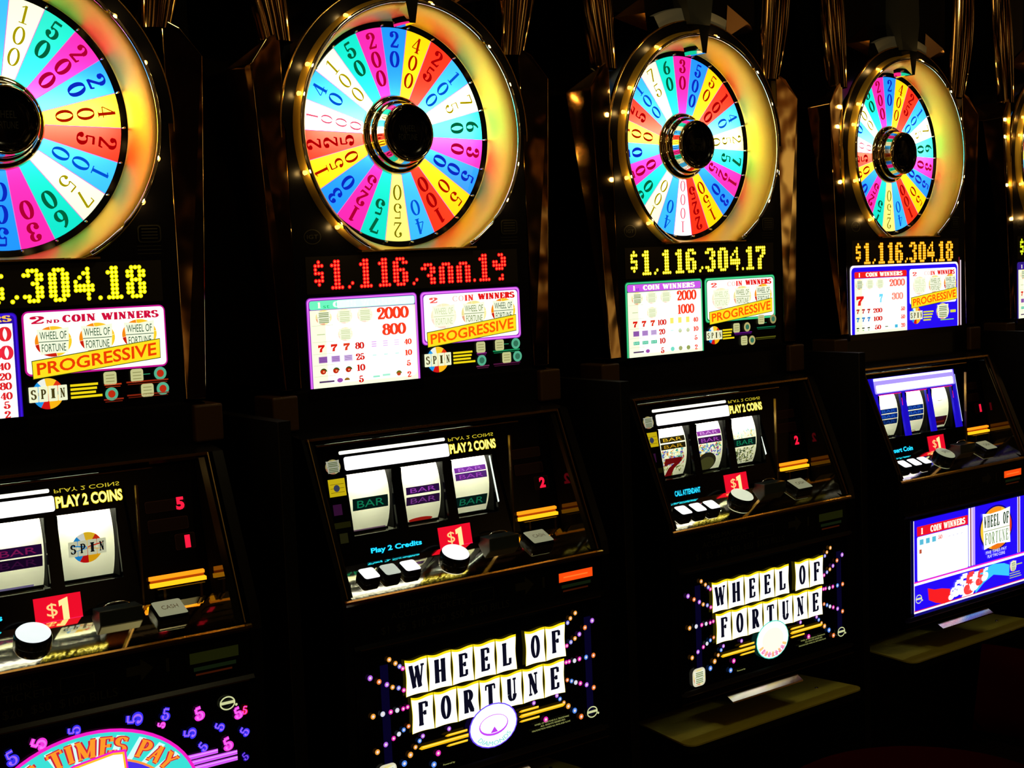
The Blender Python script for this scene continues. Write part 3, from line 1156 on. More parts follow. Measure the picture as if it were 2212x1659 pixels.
        a.text(serif('WINNERS', .30, .14), rx0 + .124, rx1 - .008, 1.3215, 1.3325, hr, 5)
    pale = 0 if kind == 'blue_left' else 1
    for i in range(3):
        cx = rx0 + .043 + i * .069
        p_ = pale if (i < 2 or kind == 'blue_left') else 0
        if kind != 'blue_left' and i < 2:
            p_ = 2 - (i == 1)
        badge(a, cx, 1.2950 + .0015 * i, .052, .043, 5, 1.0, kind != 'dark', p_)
    by = em((255, 220, 30), 1.05)
    edge = em((60, 80, 10), .8)
    ban = [(.0115, 1.2660), (.2165, 1.2880), (.2160, 1.2585), (.0120, 1.2395)]
    if kind == 'blue':
        ban = [(.008, 1.2645), (.2125, 1.2855), (.2140, 1.2560), (.009, 1.2385)]
    a.poly([(x + (.001 if x > .1 else -.001), z + (.0012 if q < 2 else -.0012)) for q, (x, z) in enumerate(ban)], edge, 8)
    a.poly(ban, by, 9)
    (ax, az), (bx, bz), (cx_, cz_), (dx, dz) = ban

    def fb(x, y):
        s_ = .03 + .94 * x
        t_ = .16 + .70 * y
        return ((1 - t_) * ((1 - s_) * dx + s_ * cx_) + t_ * ((1 - s_) * ax + s_ * bx), (1 - t_) * ((1 - s_) * dz + s_ * cz_) + t_ * ((1 - s_) * az + s_ * bz))
    a.letters(sans('PROGRESSIVE', .02), fb, em((255, 90, 5), 1.0) if kind != 'blue_left' else em((235, 60, 5), 1.0), 10)
    # strip of small symbols under the right window
    if kind == 'blue':
        spin(a, .031, 1.2195, .056, 5)
        ye = em((225, 225, 60), 1.0)
        for i in range(4):
            a.rect(.063, .108 - .004 * i, 1.2245 - i * .007, 1.2285 - i * .007, ye, 5)
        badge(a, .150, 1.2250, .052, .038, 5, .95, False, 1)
        a.rect(.185, .210, 1.2200, 1.2270, ye, 5)
        a.rect(.140, .200, 1.2010, 1.2035, em((150, 220, 80), 1), 5)
    else:
        sw = .060 if kind != 'green' else .050
        spin(a, .033 if kind != 'green' else .026, 1.2150, sw, 5)
        ye = em((240, 215, 20), 1.0)
        x1_ = .112 if kind != 'green' else .084
        xa = .068 if kind != 'green' else .053
        for i in range(4):
            a.rect(xa, x1_ - (.002 * i if i < 3 else -.006), 1.2225 - i * .0062, 1.2262 - i * .0062, ye, 5)
        if kind == 'green':
            pl = [(.098, 1.227, 0), (.133, 1.227, 1), (.180, 1.241, 0), (.220, 1.240, 2), (.122, 1.197, 0), (.148, 1.196, 1)]
            us = [((.090, .148), 1.2150, (100, 20, 130)), ((.165, .228), 1.2230, (10, 110, 70)), ((.160, .228), 1.2000, (90, 90, 20))]
        else:
            pl = [(.132, 1.2310, 0), (.176, 1.2320, 0), (.215, 1.2325, 2), (.133, 1.2060, 2), (.192, 1.2070, 0), (.218, 1.2075, 2)]
            us = [((.122, .145), 1.2195, (140, 40, 130)), ((.160, .224), 1.2210, (20, 150, 90)), ((.120, .150), 1.1950, (110, 40, 80)), ((.160, .224), 1.1960, (80, 20, 60))]
        if kind == 'blue_left':
            us = [((.122, .150), 1.2210, (200, 60, 20)), ((.158, .228), 1.2220, (150, 40, 15)), ((.120, .152), 1.1975, (150, 40, 20)), ((.158, .228), 1.2010, (130, 35, 15))]
        for x, z, k in pl:
            if k == 0:
                a.rr(x - .0105, x + .0105, z - .0105, z + .0105, .004, em((215, 215, 150), .8), 5)
                for q in (-.005, 0, .005):
                    a.rect(x - .007, x + .007, z + q - .0006, z + q + .0006, em((150, 150, 90), .8), 6)
            else:
                cc = (110, 225, 180) if kind != 'green' else (200, 190, 120)
                a.ell(x, z, .0105, .0105, em(cc, .55 if k == 2 else .8), 5)
                a.ell(x, z, .006, .006, em((60, 130, 100) if kind != 'blue_left' else (215, 50, 20), .7), 6)
        for (u0, u1), z, c in us:
            a.rect(u0, u1, z - .0012, z + .0012, em(c, .9), 5)
            a.rect(u0 + .002, u1 - .002, z - .0042, z - .0030, em(c, .6), 5)
        a.rect(.186, .198, 1.2325, 1.2335, em((60, 190, 130), .8), 5)
    # makers' marks engraved on the dark glass
    fm = mat('faint_mark', (.016, .016, .006), 0, .4)
    a.ring(-.216, 1.449, .017, .013, .0012, fm, 3)
    a.text(sans('IGT'), -.227, -.205, 1.4455, 1.4525, fm, 3)
    a.rr(.192, .231, 1.443, 1.471, .006, fm, 2)
    a.rr(.194, .229, 1.445, 1.469, .005, GLASS, 3)
    for q in range(4):
        a.rect(.198, .225, 1.449 + q * .005, 1.4505 + q * .005, fm, 4)
    for q in range(3):
        a.rect(.190, .230, 1.437 - q * .006, 1.438 - q * .006, fm, 3)
    return a.mesh('pay_table')


def tile(a, x0, x1, z0, z1, ch, L):
    yel = em((255, 225, 20), 1.05)
    wh = W255
    w = x1 - x0

    def out(ins, top):
        pts = []
        n = 10
        for i in range(n + 1):
            t = i / n
            pts.append((x0 + ins + (w - 2 * ins) * t, z1 - top - ins * .3 - .0022 * math.sin(t * PI) + .0012 * math.sin(t * 2 * PI + PI)))
        for i in range(1, n):
            t = i / n
            pts.append((x1 - ins - .0020 * math.sin(t * PI) ** 2, z1 - (z1 - z0) * t))
        for i in range(n + 1):
            t = 1 - i / n
            pts.append((x0 + ins + (w - 2 * ins) * t, z0 + ins * .6 + .0015 * math.sin(t * PI)))
        for i in range(1, n):
            t = 1 - i / n
            pts.append((x0 + ins + .0020 * math.sin(t * PI) ** 2, z1 - (z1 - z0) * t))
        return pts
    a.poly(out(.0004, 0), yel, L)
    a.poly(out(.0012, .0040), wh, L + 1)
    gw = {'W': .62, 'H': .50, 'N': .46, 'U': .44, 'O': .38, 'T': .46, 'R': .46}.get(ch, .40) * w
    cx = (x0 + x1) / 2
    hh = z1 - z0
    a.text(serif(ch, .25, .10), cx - gw / 2, cx + gw / 2, z0 + hh * .19, z0 + hh * .81, em((12, 12, 30), 1.0), L + 2)


DOTC = [(255, 170, 60), (255, 130, 50), (150, 150, 255), (255, 50, 200), (90, 150, 255), (230, 235, 255), (200, 110, 255)]
DOTS = [
    [(-.204, .727, 0), (-.192, .718, 0), (-.184, .711, 2), (-.178, .706, 3)],
    [(-.243, .703, 6), (-.226, .693, 1), (-.211, .685, 6), (-.200, .678, 0), (-.188, .674, 2), (-.178, .668, 3)],
    [(-.241, .636, 0), (-.222, .636, 5), (-.206, .636, 3), (-.193, .636, 5), (-.181, .636, 3), (-.172, .637, 3)],
    [(-.236, .573, 0), (-.219, .582, 6), (-.203, .589, 3), (-.192, .594, 5), (-.182, .599, 4), (-.172, .603, 1)],
    [(-.184, .540, 4), (-.171, .552, 0), (-.160, .563, 0), (-.151, .572, 4), (-.144, .579, 6)],
    [(-.089, .579, 6), (-.114, .541, 3), (-.124, .523, 4), (.099, .583, 6), (.125, .546, 3), (.194, .547, 4), (.209, .532, 1)],
    [(.204, .732, 0), (.192, .724, 0), (.185, .717, 2)],
    [(.244, .710, 6), (.226, .700, 1), (.212, .690, 6), (.201, .684, 0), (.191, .679, 2), (.181, .674, 3)],
    [(.266, .644, 0), (.244, .643, 1), (.226, .643, 4), (.210, .643, 3), (.198, .642, 5), (.185, .643, 3), (.178, .643, 3)],
    [(.242, .581, 1), (.225, .590, 6), (.210, .596, 3), (.199, .600, 5), (.189, .605, 4), (.179, .609, 1)],
    [(.153, .585, 6), (.160, .577, 4), (.169, .568, 0), (.179, .559, 0)],
]


def maker_mark(a, cx, cz, L, k=.8):
    m = em((225, 232, 170), k)
    a.ring(cx, cz, .013, .011, .0022, m, L)
    a.rect(cx - .012, cx + .012, cz - .0016, cz + .0030, m, L)
    a.ell(cx + .0145, cz - .005, .0022, .0022, m, L, 10)


def belly_wheel(kind):
    a = Art(on_belly)
    for ln in DOTS:
        for x, z, c in ln:
            if abs(x) > .259:
                continue
            r = .0024 + .0016 * min(1, (abs(x) - .10) / .14) if abs(x) > .16 else .0034
            if z < .56:
                r = .0044
            a.ell(x, z, r * 1.25, r * 1.25, em(DOTC[c], .8), 2, 12)
            a.ell(x, z, r * .6, r * .6, em((255, 240, 235), .9), 3, 8)
    # dim blue uprights behind the bulbs
    for x in (-.215, .232):
        a.rect(x - .008, x + .008, .53, .72, em((10, 5, 45), .6), 1)
    X1 = [-.175, -.128, -.078, -.031, .017, .064]
    for i, ch in enumerate('WHEEL'):
        tile(a, X1[i], X1[i + 1], .6545, .7195, ch, 4)
    X1b = [.083, .130, .178]
    for i, ch in enumerate('OF'):
        tile(a, X1b[i], X1b[i + 1], .6550, .7205, ch, 4)
    X2 = [-.166, -.119, -.070, -.022, .025, .074, .123, .173]
    for i, ch in enumerate('FORTUNE'):
        tile(a, X2[i], X2[i + 1], .5870, .6520, ch, 4)
    # yellow speed bars
    ybar = em((250, 190, 20), 1.0)
    yhi = em((255, 235, 90), 1.05)
    for x0, x1, z, h in ((-.155, -.050, .5590, .0066), (-.100, -.052, .5685, .0045), (-.098, -.052, .5500, .0040), (.062, .165, .5655, .0066), (.062, .108, .5745, .0045), (.062, .109, .5560, .0040)):
        a.poly([(x0, z), (x0 + .006, z - h / 2), (x1, z - h / 2), (x1 + (.006 if x0 > 0 and h > .006 else 0), z), (x1, z + h / 2), (x0 + .006, z + h / 2)], ybar, 7)
        a.rect(x0 + .008, x1, z, z + h * .3, yhi, 8)
    # round medallion
    cx, cz = .0045, .5640
    if kind == 'violet':
        a.ell(cx, cz, .0535, .0405, em((110, 70, 255), 1.0), 9)
        a.ell(cx, cz, .0510, .0385, em((235, 250, 255), 1.2), 10)
        a.ell(cx, cz + .001, .0320, .0190, em((200, 70, 250), 1.0), 11)
        a.ell(cx, cz + .0025, .0300, .0165, em((255, 250, 255), 1.25), 12)
        a.poly([(cx - .008, cz - .0125), (cx + .008, cz - .0125), (cx + .001, cz - .002)], em((190, 60, 240), 1), 13)
        inkm = em((110, 215, 200), 1.0)
    else:
        a.ell(cx, cz, .0515, .0415, em((90, 225, 200), 1.0), 9)
        a.ell(cx, cz, .0495, .0395, em((255, 245, 245), 1.2), 10)
        for q in range(9):
            t = math.radians(205 + q * 16)
            a.ell(cx, cz, .0475, .0375, em((250, 170, 205) if q % 2 else (255, 205, 130), 1), 11, 4, math.degrees(t) - 5, math.degrees(t) + 5)
        a.ell(cx, cz, .034, .026, em((255, 252, 220), 1.2), 12)
        inkm = em((225, 90, 160), 1.0)
    vs, fs = sans('DIAMONDS')

    def fm(x, y):
        t = math.radians(215 + 110 * x)
        r = .92 - .20 * y
        return cx + .050 * r * math.cos(t), cz + .039 * r * math.sin(t)
    a.letters((vs, fs), fm, inkm, 14)
    # small print, emblem and maker's mark
    sp = em((200, 205, 120), .7)
    a.text(sans('WHEEL OF FORTUNE IS A TRADEMARK'), .098, .180, .5395, .5425, sp, 3)
    a.text(sans('ALL RIGHTS RESERVED'), .112, .170, .5345, .5375, sp, 3)
    a.text(sans('MALFUNCTION VOIDS ALL PAYS AND PLAYS'), .092, .182, .5290, .5320, sp, 3)
    a.text(sans('Powered by'), -.105, -.080, .5150, .5190, sp, 3)
    a.rr(-.237, -.200, .510, .548, .010, em((225, 220, 190), .9), 3)
    badge(a, -.2185, .529, .031, .030, 5, .85, False, 1)
    maker_mark(a, .236, .535, 3)
    return a.mesh('belly_artwork')


def belly_times():
    a = Art(on_belly)
    mag, cyan = em((245, 30, 200), 1.0), em((60, 225, 215), 1.0)
    cx, cz = .004, .600
    a.ell(cx, cz, .1700, .1280, mag, 3, 60)
    a.ell(cx, cz, .1650, .1230, cyan, 4, 60)
    a.ell(cx, cz, .1240, .0840, em((255, 150, 60), 1), 6, 60)
    a.ell(cx, cz, .1205, .0805, em((70, 50, 235), 1), 7, 60)
    for t in range(-60, 61, 13):
        r0, r1 = .083, .118
        A0, A1 = math.radians(t - 2.2), math.radians(t + 2.2)
        a.poly([(cx + 1.38 * r0 * math.sin(A0), cz + r0 * math.cos(A0)), (cx + 1.38 * r1 * math.sin(A0), cz + r1 * math.cos(A0)),
                (cx + 1.38 * r1 * math.sin(A1), cz + r1 * math.cos(A1)), (cx + 1.38 * r0 * math.sin(A1), cz + r0 * math.cos(A1))], em((205, 255, 240), 1.1), 5)
    shadow = em((200, 30, 60), 1.0)
    ink = em((255, 150, 40), 1.05)
    for m_, off, L, T, t_ in ((shadow, 0, 8, .33, .20), (ink, 0, 9, .19, .085)):
        def arch(x, y):
            th = math.radians(-66 + 127 * x)
            d = .0385 - .0265 * y
            return cx + (.1700 - d) * math.sin(th), cz + (.1280 - d) * math.cos(th)
        a.letters(serif('FIVE TIMES PAY', T, t_, .09), arch, m_, L)
    # big seven reaching up into the arch
    for g, m_, L in ((.006, mag, 10), (.003, em((255, 190, 40), 1), 11), (0, em((255, 252, 240), 1.2), 12)):
        a.poly([(-.055 - g, .672 - g), (-.020, .678 + g), (.040, .686 + g), (.054 + g, .684 + g), (.056 + g, .660), (.020 + g, .600 - g), (-.020 - g, .600 - g), (.012, .655 - g), (-.055 - g, .650 - g)], m_, L)
    bar = em((215, 90, 250), 1.0)
    for x0, x1, z in ((.155, .206, .6520), (.160, .238, .6425), (.160, .238, .6330)):
        a.poly([(x0, z - .004), (x1, z - .0035), (x1, z + .0035), (x0, z + .004)], bar, 2)
        a.rect(x0, x1, z + .0005, z + .0018, em((240, 180, 255), 1), 2.5)
    B, M_ = (60, 50, 255), (250, 60, 230)
    F = [(-.105, .715, B, 20, .022), (-.066, .727, M_, 65, .022), (-.014, .7345, B, 85, .018), (.077, .7315, B, 82, .024), (.126, .728, B, -15, .018), (.179, .717, M_, 12, .020), (.118, .713, M_, 70, .012),
         (.162, .690, B, 80, .020), (.211, .689, B, 60, .016), (.243, .704, M_, 15, .018), (.2545, .706, (240, 30, 60), -15, .013), (.252, .672, B, 50, .016), (.223, .659, M_, 15, .020), (.182, .664, B, 40, .016), (.251, .632, (30, 20, 160), 30, .013)]
    for x, z, c, ro, h in F:
        R_ = math.radians(ro)
        for m_, L, T in ((em(c, .9), 2, .36), (em((min(255, c[0] + 110), min(255, c[1] + 60), 255), .9), 2.5, .13)):
            g = serif('5', T, T * .6)
            a.letters(g, lambda u, v: (x + math.cos(R_) * (u - .5) * h * .6 - math.sin(R_) * (v - .5) * h, z + math.sin(R_) * (u - .5) * h * .6 + math.cos(R_) * (v - .5) * h), m_, L)
    maker_mark(a, .226, .7235, 4)
    return a.mesh('belly_artwork')


def belly_blue():
    a = Art(on_belly)
    blue = em((35, 10, 240), 1.1)
    a.rect(-.2300, .262, .512, .7385, blue, 1)
    a.rect(-.2305, -.2275, .512, .7385, em((240, 235, 255), 1.1), 2)
    hd = em((235, 20, 40), 1.05)
    a.rr(-.216, .001, .6990, .7225, .002, hd, 2)
    a.text(serif('1', .3, .12), -.200, -.192, .7030, .7180, em((255, 250, 220), 1.2), 3)
    a.text(serif('COIN WINNERS', .24, .12), -.160, -.012, .7030, .7180, em((255, 250, 225), 1.2), 3)
    a.rr(-.2155, .0015, .5900, .6975, .004, em((255, 255, 255), 1.3), 2)
    for i in range(3):
        a.rect(-.206 + i * .026, -.190 + i * .026, .677, .690, em((90, 190, 220), 1), 3)
    nums(a, '50', -.128, -.112, .680, .690, em((250, 120, 110), 1), 3)
    for i in range(4):
        a.rect(-.085 + .018 * i, -.077 + .018 * i, .6805, .6820, em((200, 200, 230), 1), 3)
    a.rect(-.207, -.198, .656, .666, em((190, 80, 50), 1), 3)
    # vertical white bars
    a.rect(.0035, .0105, .5910, .7385, em((255, 255, 255), 1.25), 3)
    a.rect(.0160, .0200, .5910, .7385, em((250, 235, 255), 1.2), 3)
    a.rect(.0105, .0160, .5910, .7385, em((140, 60, 60), .9), 2)
    a.rect(.0200, .0330, .5910, .7385, em((190, 160, 255), 1.1), 2)
    a.rect(.2290, .2330, .5910, .7385, em((235, 225, 255), 1.1), 3)
    a.rect(.2330, .2380, .5910, .7385, em((110, 30, 40), 1), 3)
    a.rect(.2380, .2420, .5910, .7385, em((235, 225, 255), 1.1), 3)
    # large emblem
    cx, cz = .1275, .672
    for k, (r, c) in enumerate(((1.0, (20, 5, 120)), (.93, (250, 190, 40)))):
        a.ell(cx, cz, .077 * r, .059 * r, em(c, 1), 4 + k, 40)
    for q, c in enumerate([(230, 60, 20), (250, 150, 30), (250, 205, 50), (240, 120, 20)]):
        a.ell(cx, cz, .0715, .0545, em(c, 1), 6, 12, q * 90 - 20, q * 90 + 30)
    a.poly([(.064, .716), (.100, .712), (.150, .714), (.191, .719), (.189, .670), (.192, .626), (.130, .631), (.070, .623), (.067, .670)], em((255, 255, 245), 1.2), 7)
    ink = em((20, 60, 30), 1)
    a.rect(.068, .188, .6690, .6705, em((120, 140, 60), 1), 8)
    for i, ch in enumerate('WHEEL OF'):
        if ch != ' ':
            a.text(serif(ch, .22, .09), .070 + i * .0147, .0815 + i * .0147, .678, .708, ink, 8)
    for i, ch in enumerate('FORTUNE'):
        a.text(serif(ch, .16, .06), .074 + i * .0160, .0860 + i * .0160, .634, .664, em((110, 150, 90), 1), 8)
    wt = em((250, 250, 255), 1.1)
    a.text(sans('FIVE TIMES PAY'), .080, .176, .6090, .6170, wt, 5)
    a.text(sans('PLAY TWO COINS'), .088, .168, .5985, .6065, wt, 5)
    # bands
    a.rect(-.230, .262, .5800, .5860, em((255, 250, 255), 1.2), 3)
    a.rect(-.230, .262, .5860, .5895, em((245, 40, 210), 1), 3)
    a.rect(-.230, .262, .5120, .5165, em((240, 235, 255), 1.15), 3)
    a.rect(-.230, .262, .5165, .5185, em((230, 30, 60), 1), 3)
    a.rect(-.230, .262, .5055, .5120, em((20, 15, 130), .9), 3)
    # waving ribbon numbers
    a.poly([(-.174, .566), (-.145, .558), (-.115, .556), (-.080, .549), (-.075, .519), (-.105, .516), (-.140, .524), (-.170, .536)], em((245, 30, 35), 1.05), 4)
    a.poly([(.028, .549), (.060, .572), (.115, .580), (.165, .574), (.189, .566), (.188, .537), (.150, .545), (.115, .552), (.070, .538), (.033, .518)], em((60, 200, 250), 1.05), 4)
    for i, (x, z, h, c) in enumerate([(-.072, .535, .026, (255, 255, 255)), (-.050, .545, .036, (255, 255, 255)), (-.022, .551, .046, (255, 250, 255)), (.006, .549, .050, (245, 60, 60)), (.030, .550, .042, (255, 255, 255)), (.052, .556, .036, (250, 60, 60)), (.075, .560, .030, (255, 255, 255))]):
        a.letters(serif('5', .34, .2), lambda u, v, x=x, z=z, h=h: (x + (u - .5) * h * .7 + (v - .5) * .010, z + (v - .5) * h), em(c, 1.2), 6 + i * .2)
    a.poly([(-.030, .5185), (.020, .5185), (.055, .560), (.010, .568)], em((255, 250, 255), 1.2), 5)
    maker_mark(a, -.212, .546, 5, 1.0)
    badge(a, .207, .560, .028, .026, 5, .95, False, 1)
    for q in range(3):
        a.rect(.190, .246 - q * .004, .5290 + q * .006, .5310 + q * .006, em((200, 220, 90), .9), 5)
    a.rect(.224, .250, .560, .563, em((200, 220, 90), .9), 5)
    return a.mesh('belly_artwork')


RY, RR = .0, .105
RZC = .9790
RYC = FA + FB * RZC + .016 + RR


def on_reel(u, v, L):
    d = max(0.0, RR * RR - (v - RZC) ** 2)
    return (u, RYC - math.sqrt(d) - .0003 - LY * L, v)


def barsym(a, x0, x1, z0, z1, bg, fg, L=1, txt='BAR'):
    a.rect(x0, x1, z0, z1, paint(bg), L, 3)
    g = sans(txt)
    w = x1 - x0
    a.text(g, x0 + w * .12, x1 - w * .12, z0 + (z1 - z0) * .20, z0 + (z1 - z0) * .80, paint(fg), L + 1.5)


def reel_mesh(kind, idx):
    x0, x1 = ((-.2035, -.113), (-.092, -.002), (.0175, .1065))[idx]
    b = MB()
    n = 72
    b2 = Art(on_reel)
    vs = []
    prof = [(x0, RR - .006), (x0, RR), (x1, RR), (x1, RR - .006)]
    for i in range(n):
        t = 2 * PI * i / n
        for x, r in prof:
            vs.append((x, RYC + r * math.cos(t), RZC + r * math.sin(t)))
    fs = []
    for i in range(n):
        j = (i + 1) % n
        for q in range(3):
            fs.append([4 * i + q, 4 * i + q + 1, 4 * j + q + 1, 4 * j + q])
    b2.add(vs, fs, PAPER)
    a = b2
    w0, w1 = x0 + .014, x1 - .004
    PU, DP = (175, 70, 205), (50, 20, 75)
    GR, DG = (20, 140, 95), (6, 30, 26)
    if kind == 'five':
        if idx == 1:
            barsym(a, w0, w1, .9765, .9925, (40, 12, 60), (140, 25, 90))
            barsym(a, w0, w1, .9580, .9745, (28, 8, 40), (60, 15, 60))
            a.rect(w0 + .004, w1 - .012, .925, .930, paint((120, 110, 150)), 1)
        elif idx == 2:
            spin(a, .0635, .9760, .060, 1, 1, True)
        else:
            barsym(a, w0, w1, .965, .985, DP, PU)
    elif kind == 'violet':
        if idx == 0:
            barsym(a, w0, w1, .9655, .9870, DG, GR)
            a.rect(w0, w1, .925, .9290, paint((110, 80, 100)), 1)
        elif idx == 1:
            barsym(a, w0, w1, .9790, .9925, DP, PU)
            barsym(a, w0, w1, .9590, .9745, (45, 20, 60), (130, 60, 150))
            a.ell((w0 + w1) / 2, .929, .026, .0045, paint((170, 30, 20)), 1)
        else:
            barsym(a, w0, w1, 1.0045, 1.0140, (120, 50, 160), (190, 110, 220))
            barsym(a, w0, w1, .9905, 1.0030, (90, 40, 130), PU)
            barsym(a, w0, w1, .9385, .9590, DG, (20, 120, 85))
    elif kind == 'teal':
        rnd = random.Random(11 + idx)
        cols = [(60, 90, 220), (230, 190, 40), (40, 180, 120), (240, 240, 230), (220, 90, 40), (120, 70, 200), (90, 190, 220)]

        def confetti(za, zb, k, pal=cols):
            for _ in range(k):
                cx, cz = rnd.uniform(w0, w1 - .004), rnd.uniform(za, zb)
                s_ = rnd.uniform(.0012, .0034)
                t = rnd.uniform(0, PI)
                pts = [(cx + s_ * math.cos(t + q * PI / 2) * (1.7 if q % 2 else .6), cz + s_ * math.sin(t + q * PI / 2) * (1.7 if q % 2 else .6)) for q in range(4)]
                a.poly([(min(max(u, w0), w1), v) for u, v in pts], paint(rnd.choice(pal)), 1 + rnd.random() * .8)
        if idx == 0:
            barsym(a, w0, w1, 1.0005, 1.0115, (40, 35, 15), (235, 190, 40), 3)
            barsym(a, w0, w1, .9860, .9975, (40, 35, 15), (215, 165, 30), 3)
            confetti(.950, .984, 150)
            seven(a, (w0 + w1) / 2, .9465, .050, .040, paint((120, 12, 15)), 3)
            confetti(.927, .948, 40, [(150, 160, 60), (210, 210, 150), (90, 110, 60)])
        elif idx == 1:
            barsym(a, w0, w1, 1.0035, 1.0135, (150, 60, 170), (230, 160, 240), 3)
            barsym(a, w0, w1, .9865, 1.0000, (60, 20, 80), (185, 80, 205), 3)
            confetti(.955, .985, 150)
            a.ell(-.050, .9440, .029, .022, paint((45, 42, 25)), 3)
            a.ell(-.050, .9400, .024, .016, paint((75, 75, 35)), 3.5)
        else:
            confetti(.985, 1.003, 40, [(150, 220, 235), (240, 240, 230), (220, 200, 100)])
            barsym(a, w0, w1, .9665, .9845, DG, GR, 3)
            confetti(.930, .963, 120, [(150, 160, 80), (90, 100, 50), (225, 225, 190), (60, 80, 40)])
    else:
        NB, LB = (12, 50, 140), (35, 105, 225)
        if idx < 2:
            barsym(a, w0, w1, .9850, .9960, NB, LB)
            barsym(a, w0, w1, .9715, .9830, NB, LB)
            barsym(a, w0, w1, .9575, .9695, (8, 35, 90), (25, 70, 150))
            a.ring((w0 + w1) / 2, .925, .022, .006, .0012, paint((60, 70, 20)), 1, 10, 170, 20)
            if idx == 1:
                a.rect(w0 + .004, w1 - .012, .9225, .9270, paint((190, 20, 15)), 1.5)
        else:
            a.ring((w0 + w1) / 2 + .002, 1.000, .012, .003, .0010, paint((60, 60, 50)), 1, 190, 350, 14)
            a.rect(w0, w1, .9325, .9570, paint((55, 12, 12)), 1, 3)
            a.rect(w0 + .006, w1 - .008, .940, .9445, paint((110, 25, 15)), 1.5)
    return a.mesh('reel')


def reel_panel(kind):
    """leaning glass with three reel windows, lit header and the credit column on the right"""
    b = MB()
    mask = GLASS if kind != 'blue' else em((28, 12, 200), .9)
    wins = [(-.2035, -.113), (-.092, -.003), (.0175, .1085)]
    za, zb = .9265, 1.0325

    def slab(x0, x1, z0, z1, m, d=.006, o=0.0):
        vs = []
        for x in (x0, x1):
            for z in (z0, z1):
                y = FA + FB * z
                vs += [(x, y - o, z), (x, y + d, z)]
        b.add(vs, [(0, 1, 3, 2), (4, 6, 7, 5), (0, 4, 5, 1), (2, 3, 7, 6), (0, 2, 6, 4), (1, 5, 7, 3)], m)
    xs = [-.248] + [v for w in wins for v in w] + [.132]
    for i in range(0, len(xs), 2):
        slab(xs[i], xs[i + 1], za, zb, mask)
    slab(-.272, -.248, .866, 1.088, GLASS)
    slab(-.248, .132, .866, za, GLASS)
    slab(-.248, .132, zb, 1.088 if kind != 'blue' else 1.0755, mask)
    if kind == 'blue':
        slab(-.248, .132, 1.0755, 1.088, GLASS)
    slab(.132, .272, .866, 1.088, GLASS)
    # deep surrounds so that the windows read as openings
    dk = MATT
    for x0, x1 in wins:
        yb = FA + FB * .98 + .006
        b.box(x0 - .003, x0, yb, yb + .05, za, zb, dk)
        b.box(x1, x1 + .003, yb, yb + .05, za, zb, dk)
        b.box(x0, x1, yb + .02, yb + .05, za - .004, za, dk)
    a = Art(on_reel_glass)
    a.v, a.f, a.m, a.mats, a.sm = b.v, b.f, b.m, b.mats, b.sm
    if kind == 'blue':
        lav = em((170, 150, 255), 1.1)
        a.rr(-.215, .128, 1.0370, 1.0750, .004, lav, 1)
        a.rr(-.209, .120, 1.0395, 1.0580, .004, em((255, 255, 255), 1.35), 2)
        a.rect(-.215, .122, 1.0685, 1.0745, em((255, 255, 255), 1.3), 2)  # reflected header strip, painted as a bright bar
        a.rect(.130, .1325, .940, 1.062, em((205, 215, 255), 1.1), 2)
        pk = em((240, 20, 130), 1.0)
        for x0, x1 in wins:
            a.rect(x0, x1 + .002, zb, zb + .0022, pk, 2)
            a.rect(x1, x1 + .0022, zb - .03, zb, pk, 2)
    else:
        a.rr(-.204, .0165, 1.0400, 1.0635, .004, em((255, 255, 255), 1.5), 1)
        a.rr(-.212, .0110, 1.0685, 1.0745, .0025, em((255, 255, 235), 1.4), 1)  # reflection of the header in the top lip, put in as a glowing strip
        yl = em((250, 240, 130), 1.3)
        a.text(sans('PLAY 2 COINS', .05), .0180, .1230, 1.0430, 1.0615, em((240, 215, 40), 1.0), 1, 0.0)
        a.text(sans('PLAY 2 COINS', .03), .0190, .1220, 1.0440, 1.0605, yl, 2)
        a.text(sans('PLAY 2 COINS'), .0180, .1200, 1.0725, 1.0665, em((220, 200, 50), .9), 1)  # upside-down reflection of the lettering, painted as glowing letters
        # payline symbols in the left margin
        badge(a, -.2270, 1.0495, .027, .023, 1, .35, False, 1)
        yy = em((215, 190, 20), .75)
        a.rect(-.2410, -.2080, .9985, 1.0285, yy, 1)
        for q in (1.005, 1.012, 1.019):
            a.rect(-.238, -.211, q, q + .0008, em((130, 110, 10), .6), 2)
        a.ell(-.2260, 1.0125, .006, .006, em((70, 80, 110), .5), 3)
        a.rect(-.2380, -.2210, .9665, .9850, em((70, 25, 70), .4), 1)
        a.rect(-.2400, -.2080, .9440, .9540, em((30, 30, 5), .6), 1)
        a.rect(-.2330, -.2170, .9180, .9350, em((36, 36, 14), .6), 1)
    if kind == 'violet':
        a.poly([(.1025, 1.031), (.1062, 1.031), (.1115, .945), (.1080, .944)], em((240, 255, 240), 1.1), 1)
    if kind == 'teal':
        a.poly([(.1045, .985), (.1062, .985), (.1130, .946), (.1085, .944)], em((240, 255, 240), 1.1), 1)
    # one-dollar sign
    d = em((230, 12, 40), 1.05)
    a.rect(-.0330, .0385, .8760, .9160, d, 1)
    a.rect(-.0330, .0385, .8760, .8800, em((240, 30, 90), 1.0), 2)
    a.text(sans('$'), -.0150, .0010, .8840, .9060, em((255, 205, 130), 1.1), 3)
    a.poly([(.0040, .9080), (.0180, .9120), (.0180, .8790), (.0085, .8790), (.0085, .9010), (.0040, .8995)], em((255, 225, 150), 1.15), 3)
    # message display
    msg = {'violet': 'Play 2 Credits', 'teal': 'CALL ATTENDANT', 'blue': 'Insert Coin', 'five': 'Play 2 Credits', 'dark': 'Insert Coin'}[kind]
    cy = em((0, 190, 255), 1.0)
    hi = em((60, 240, 255), 1.1)
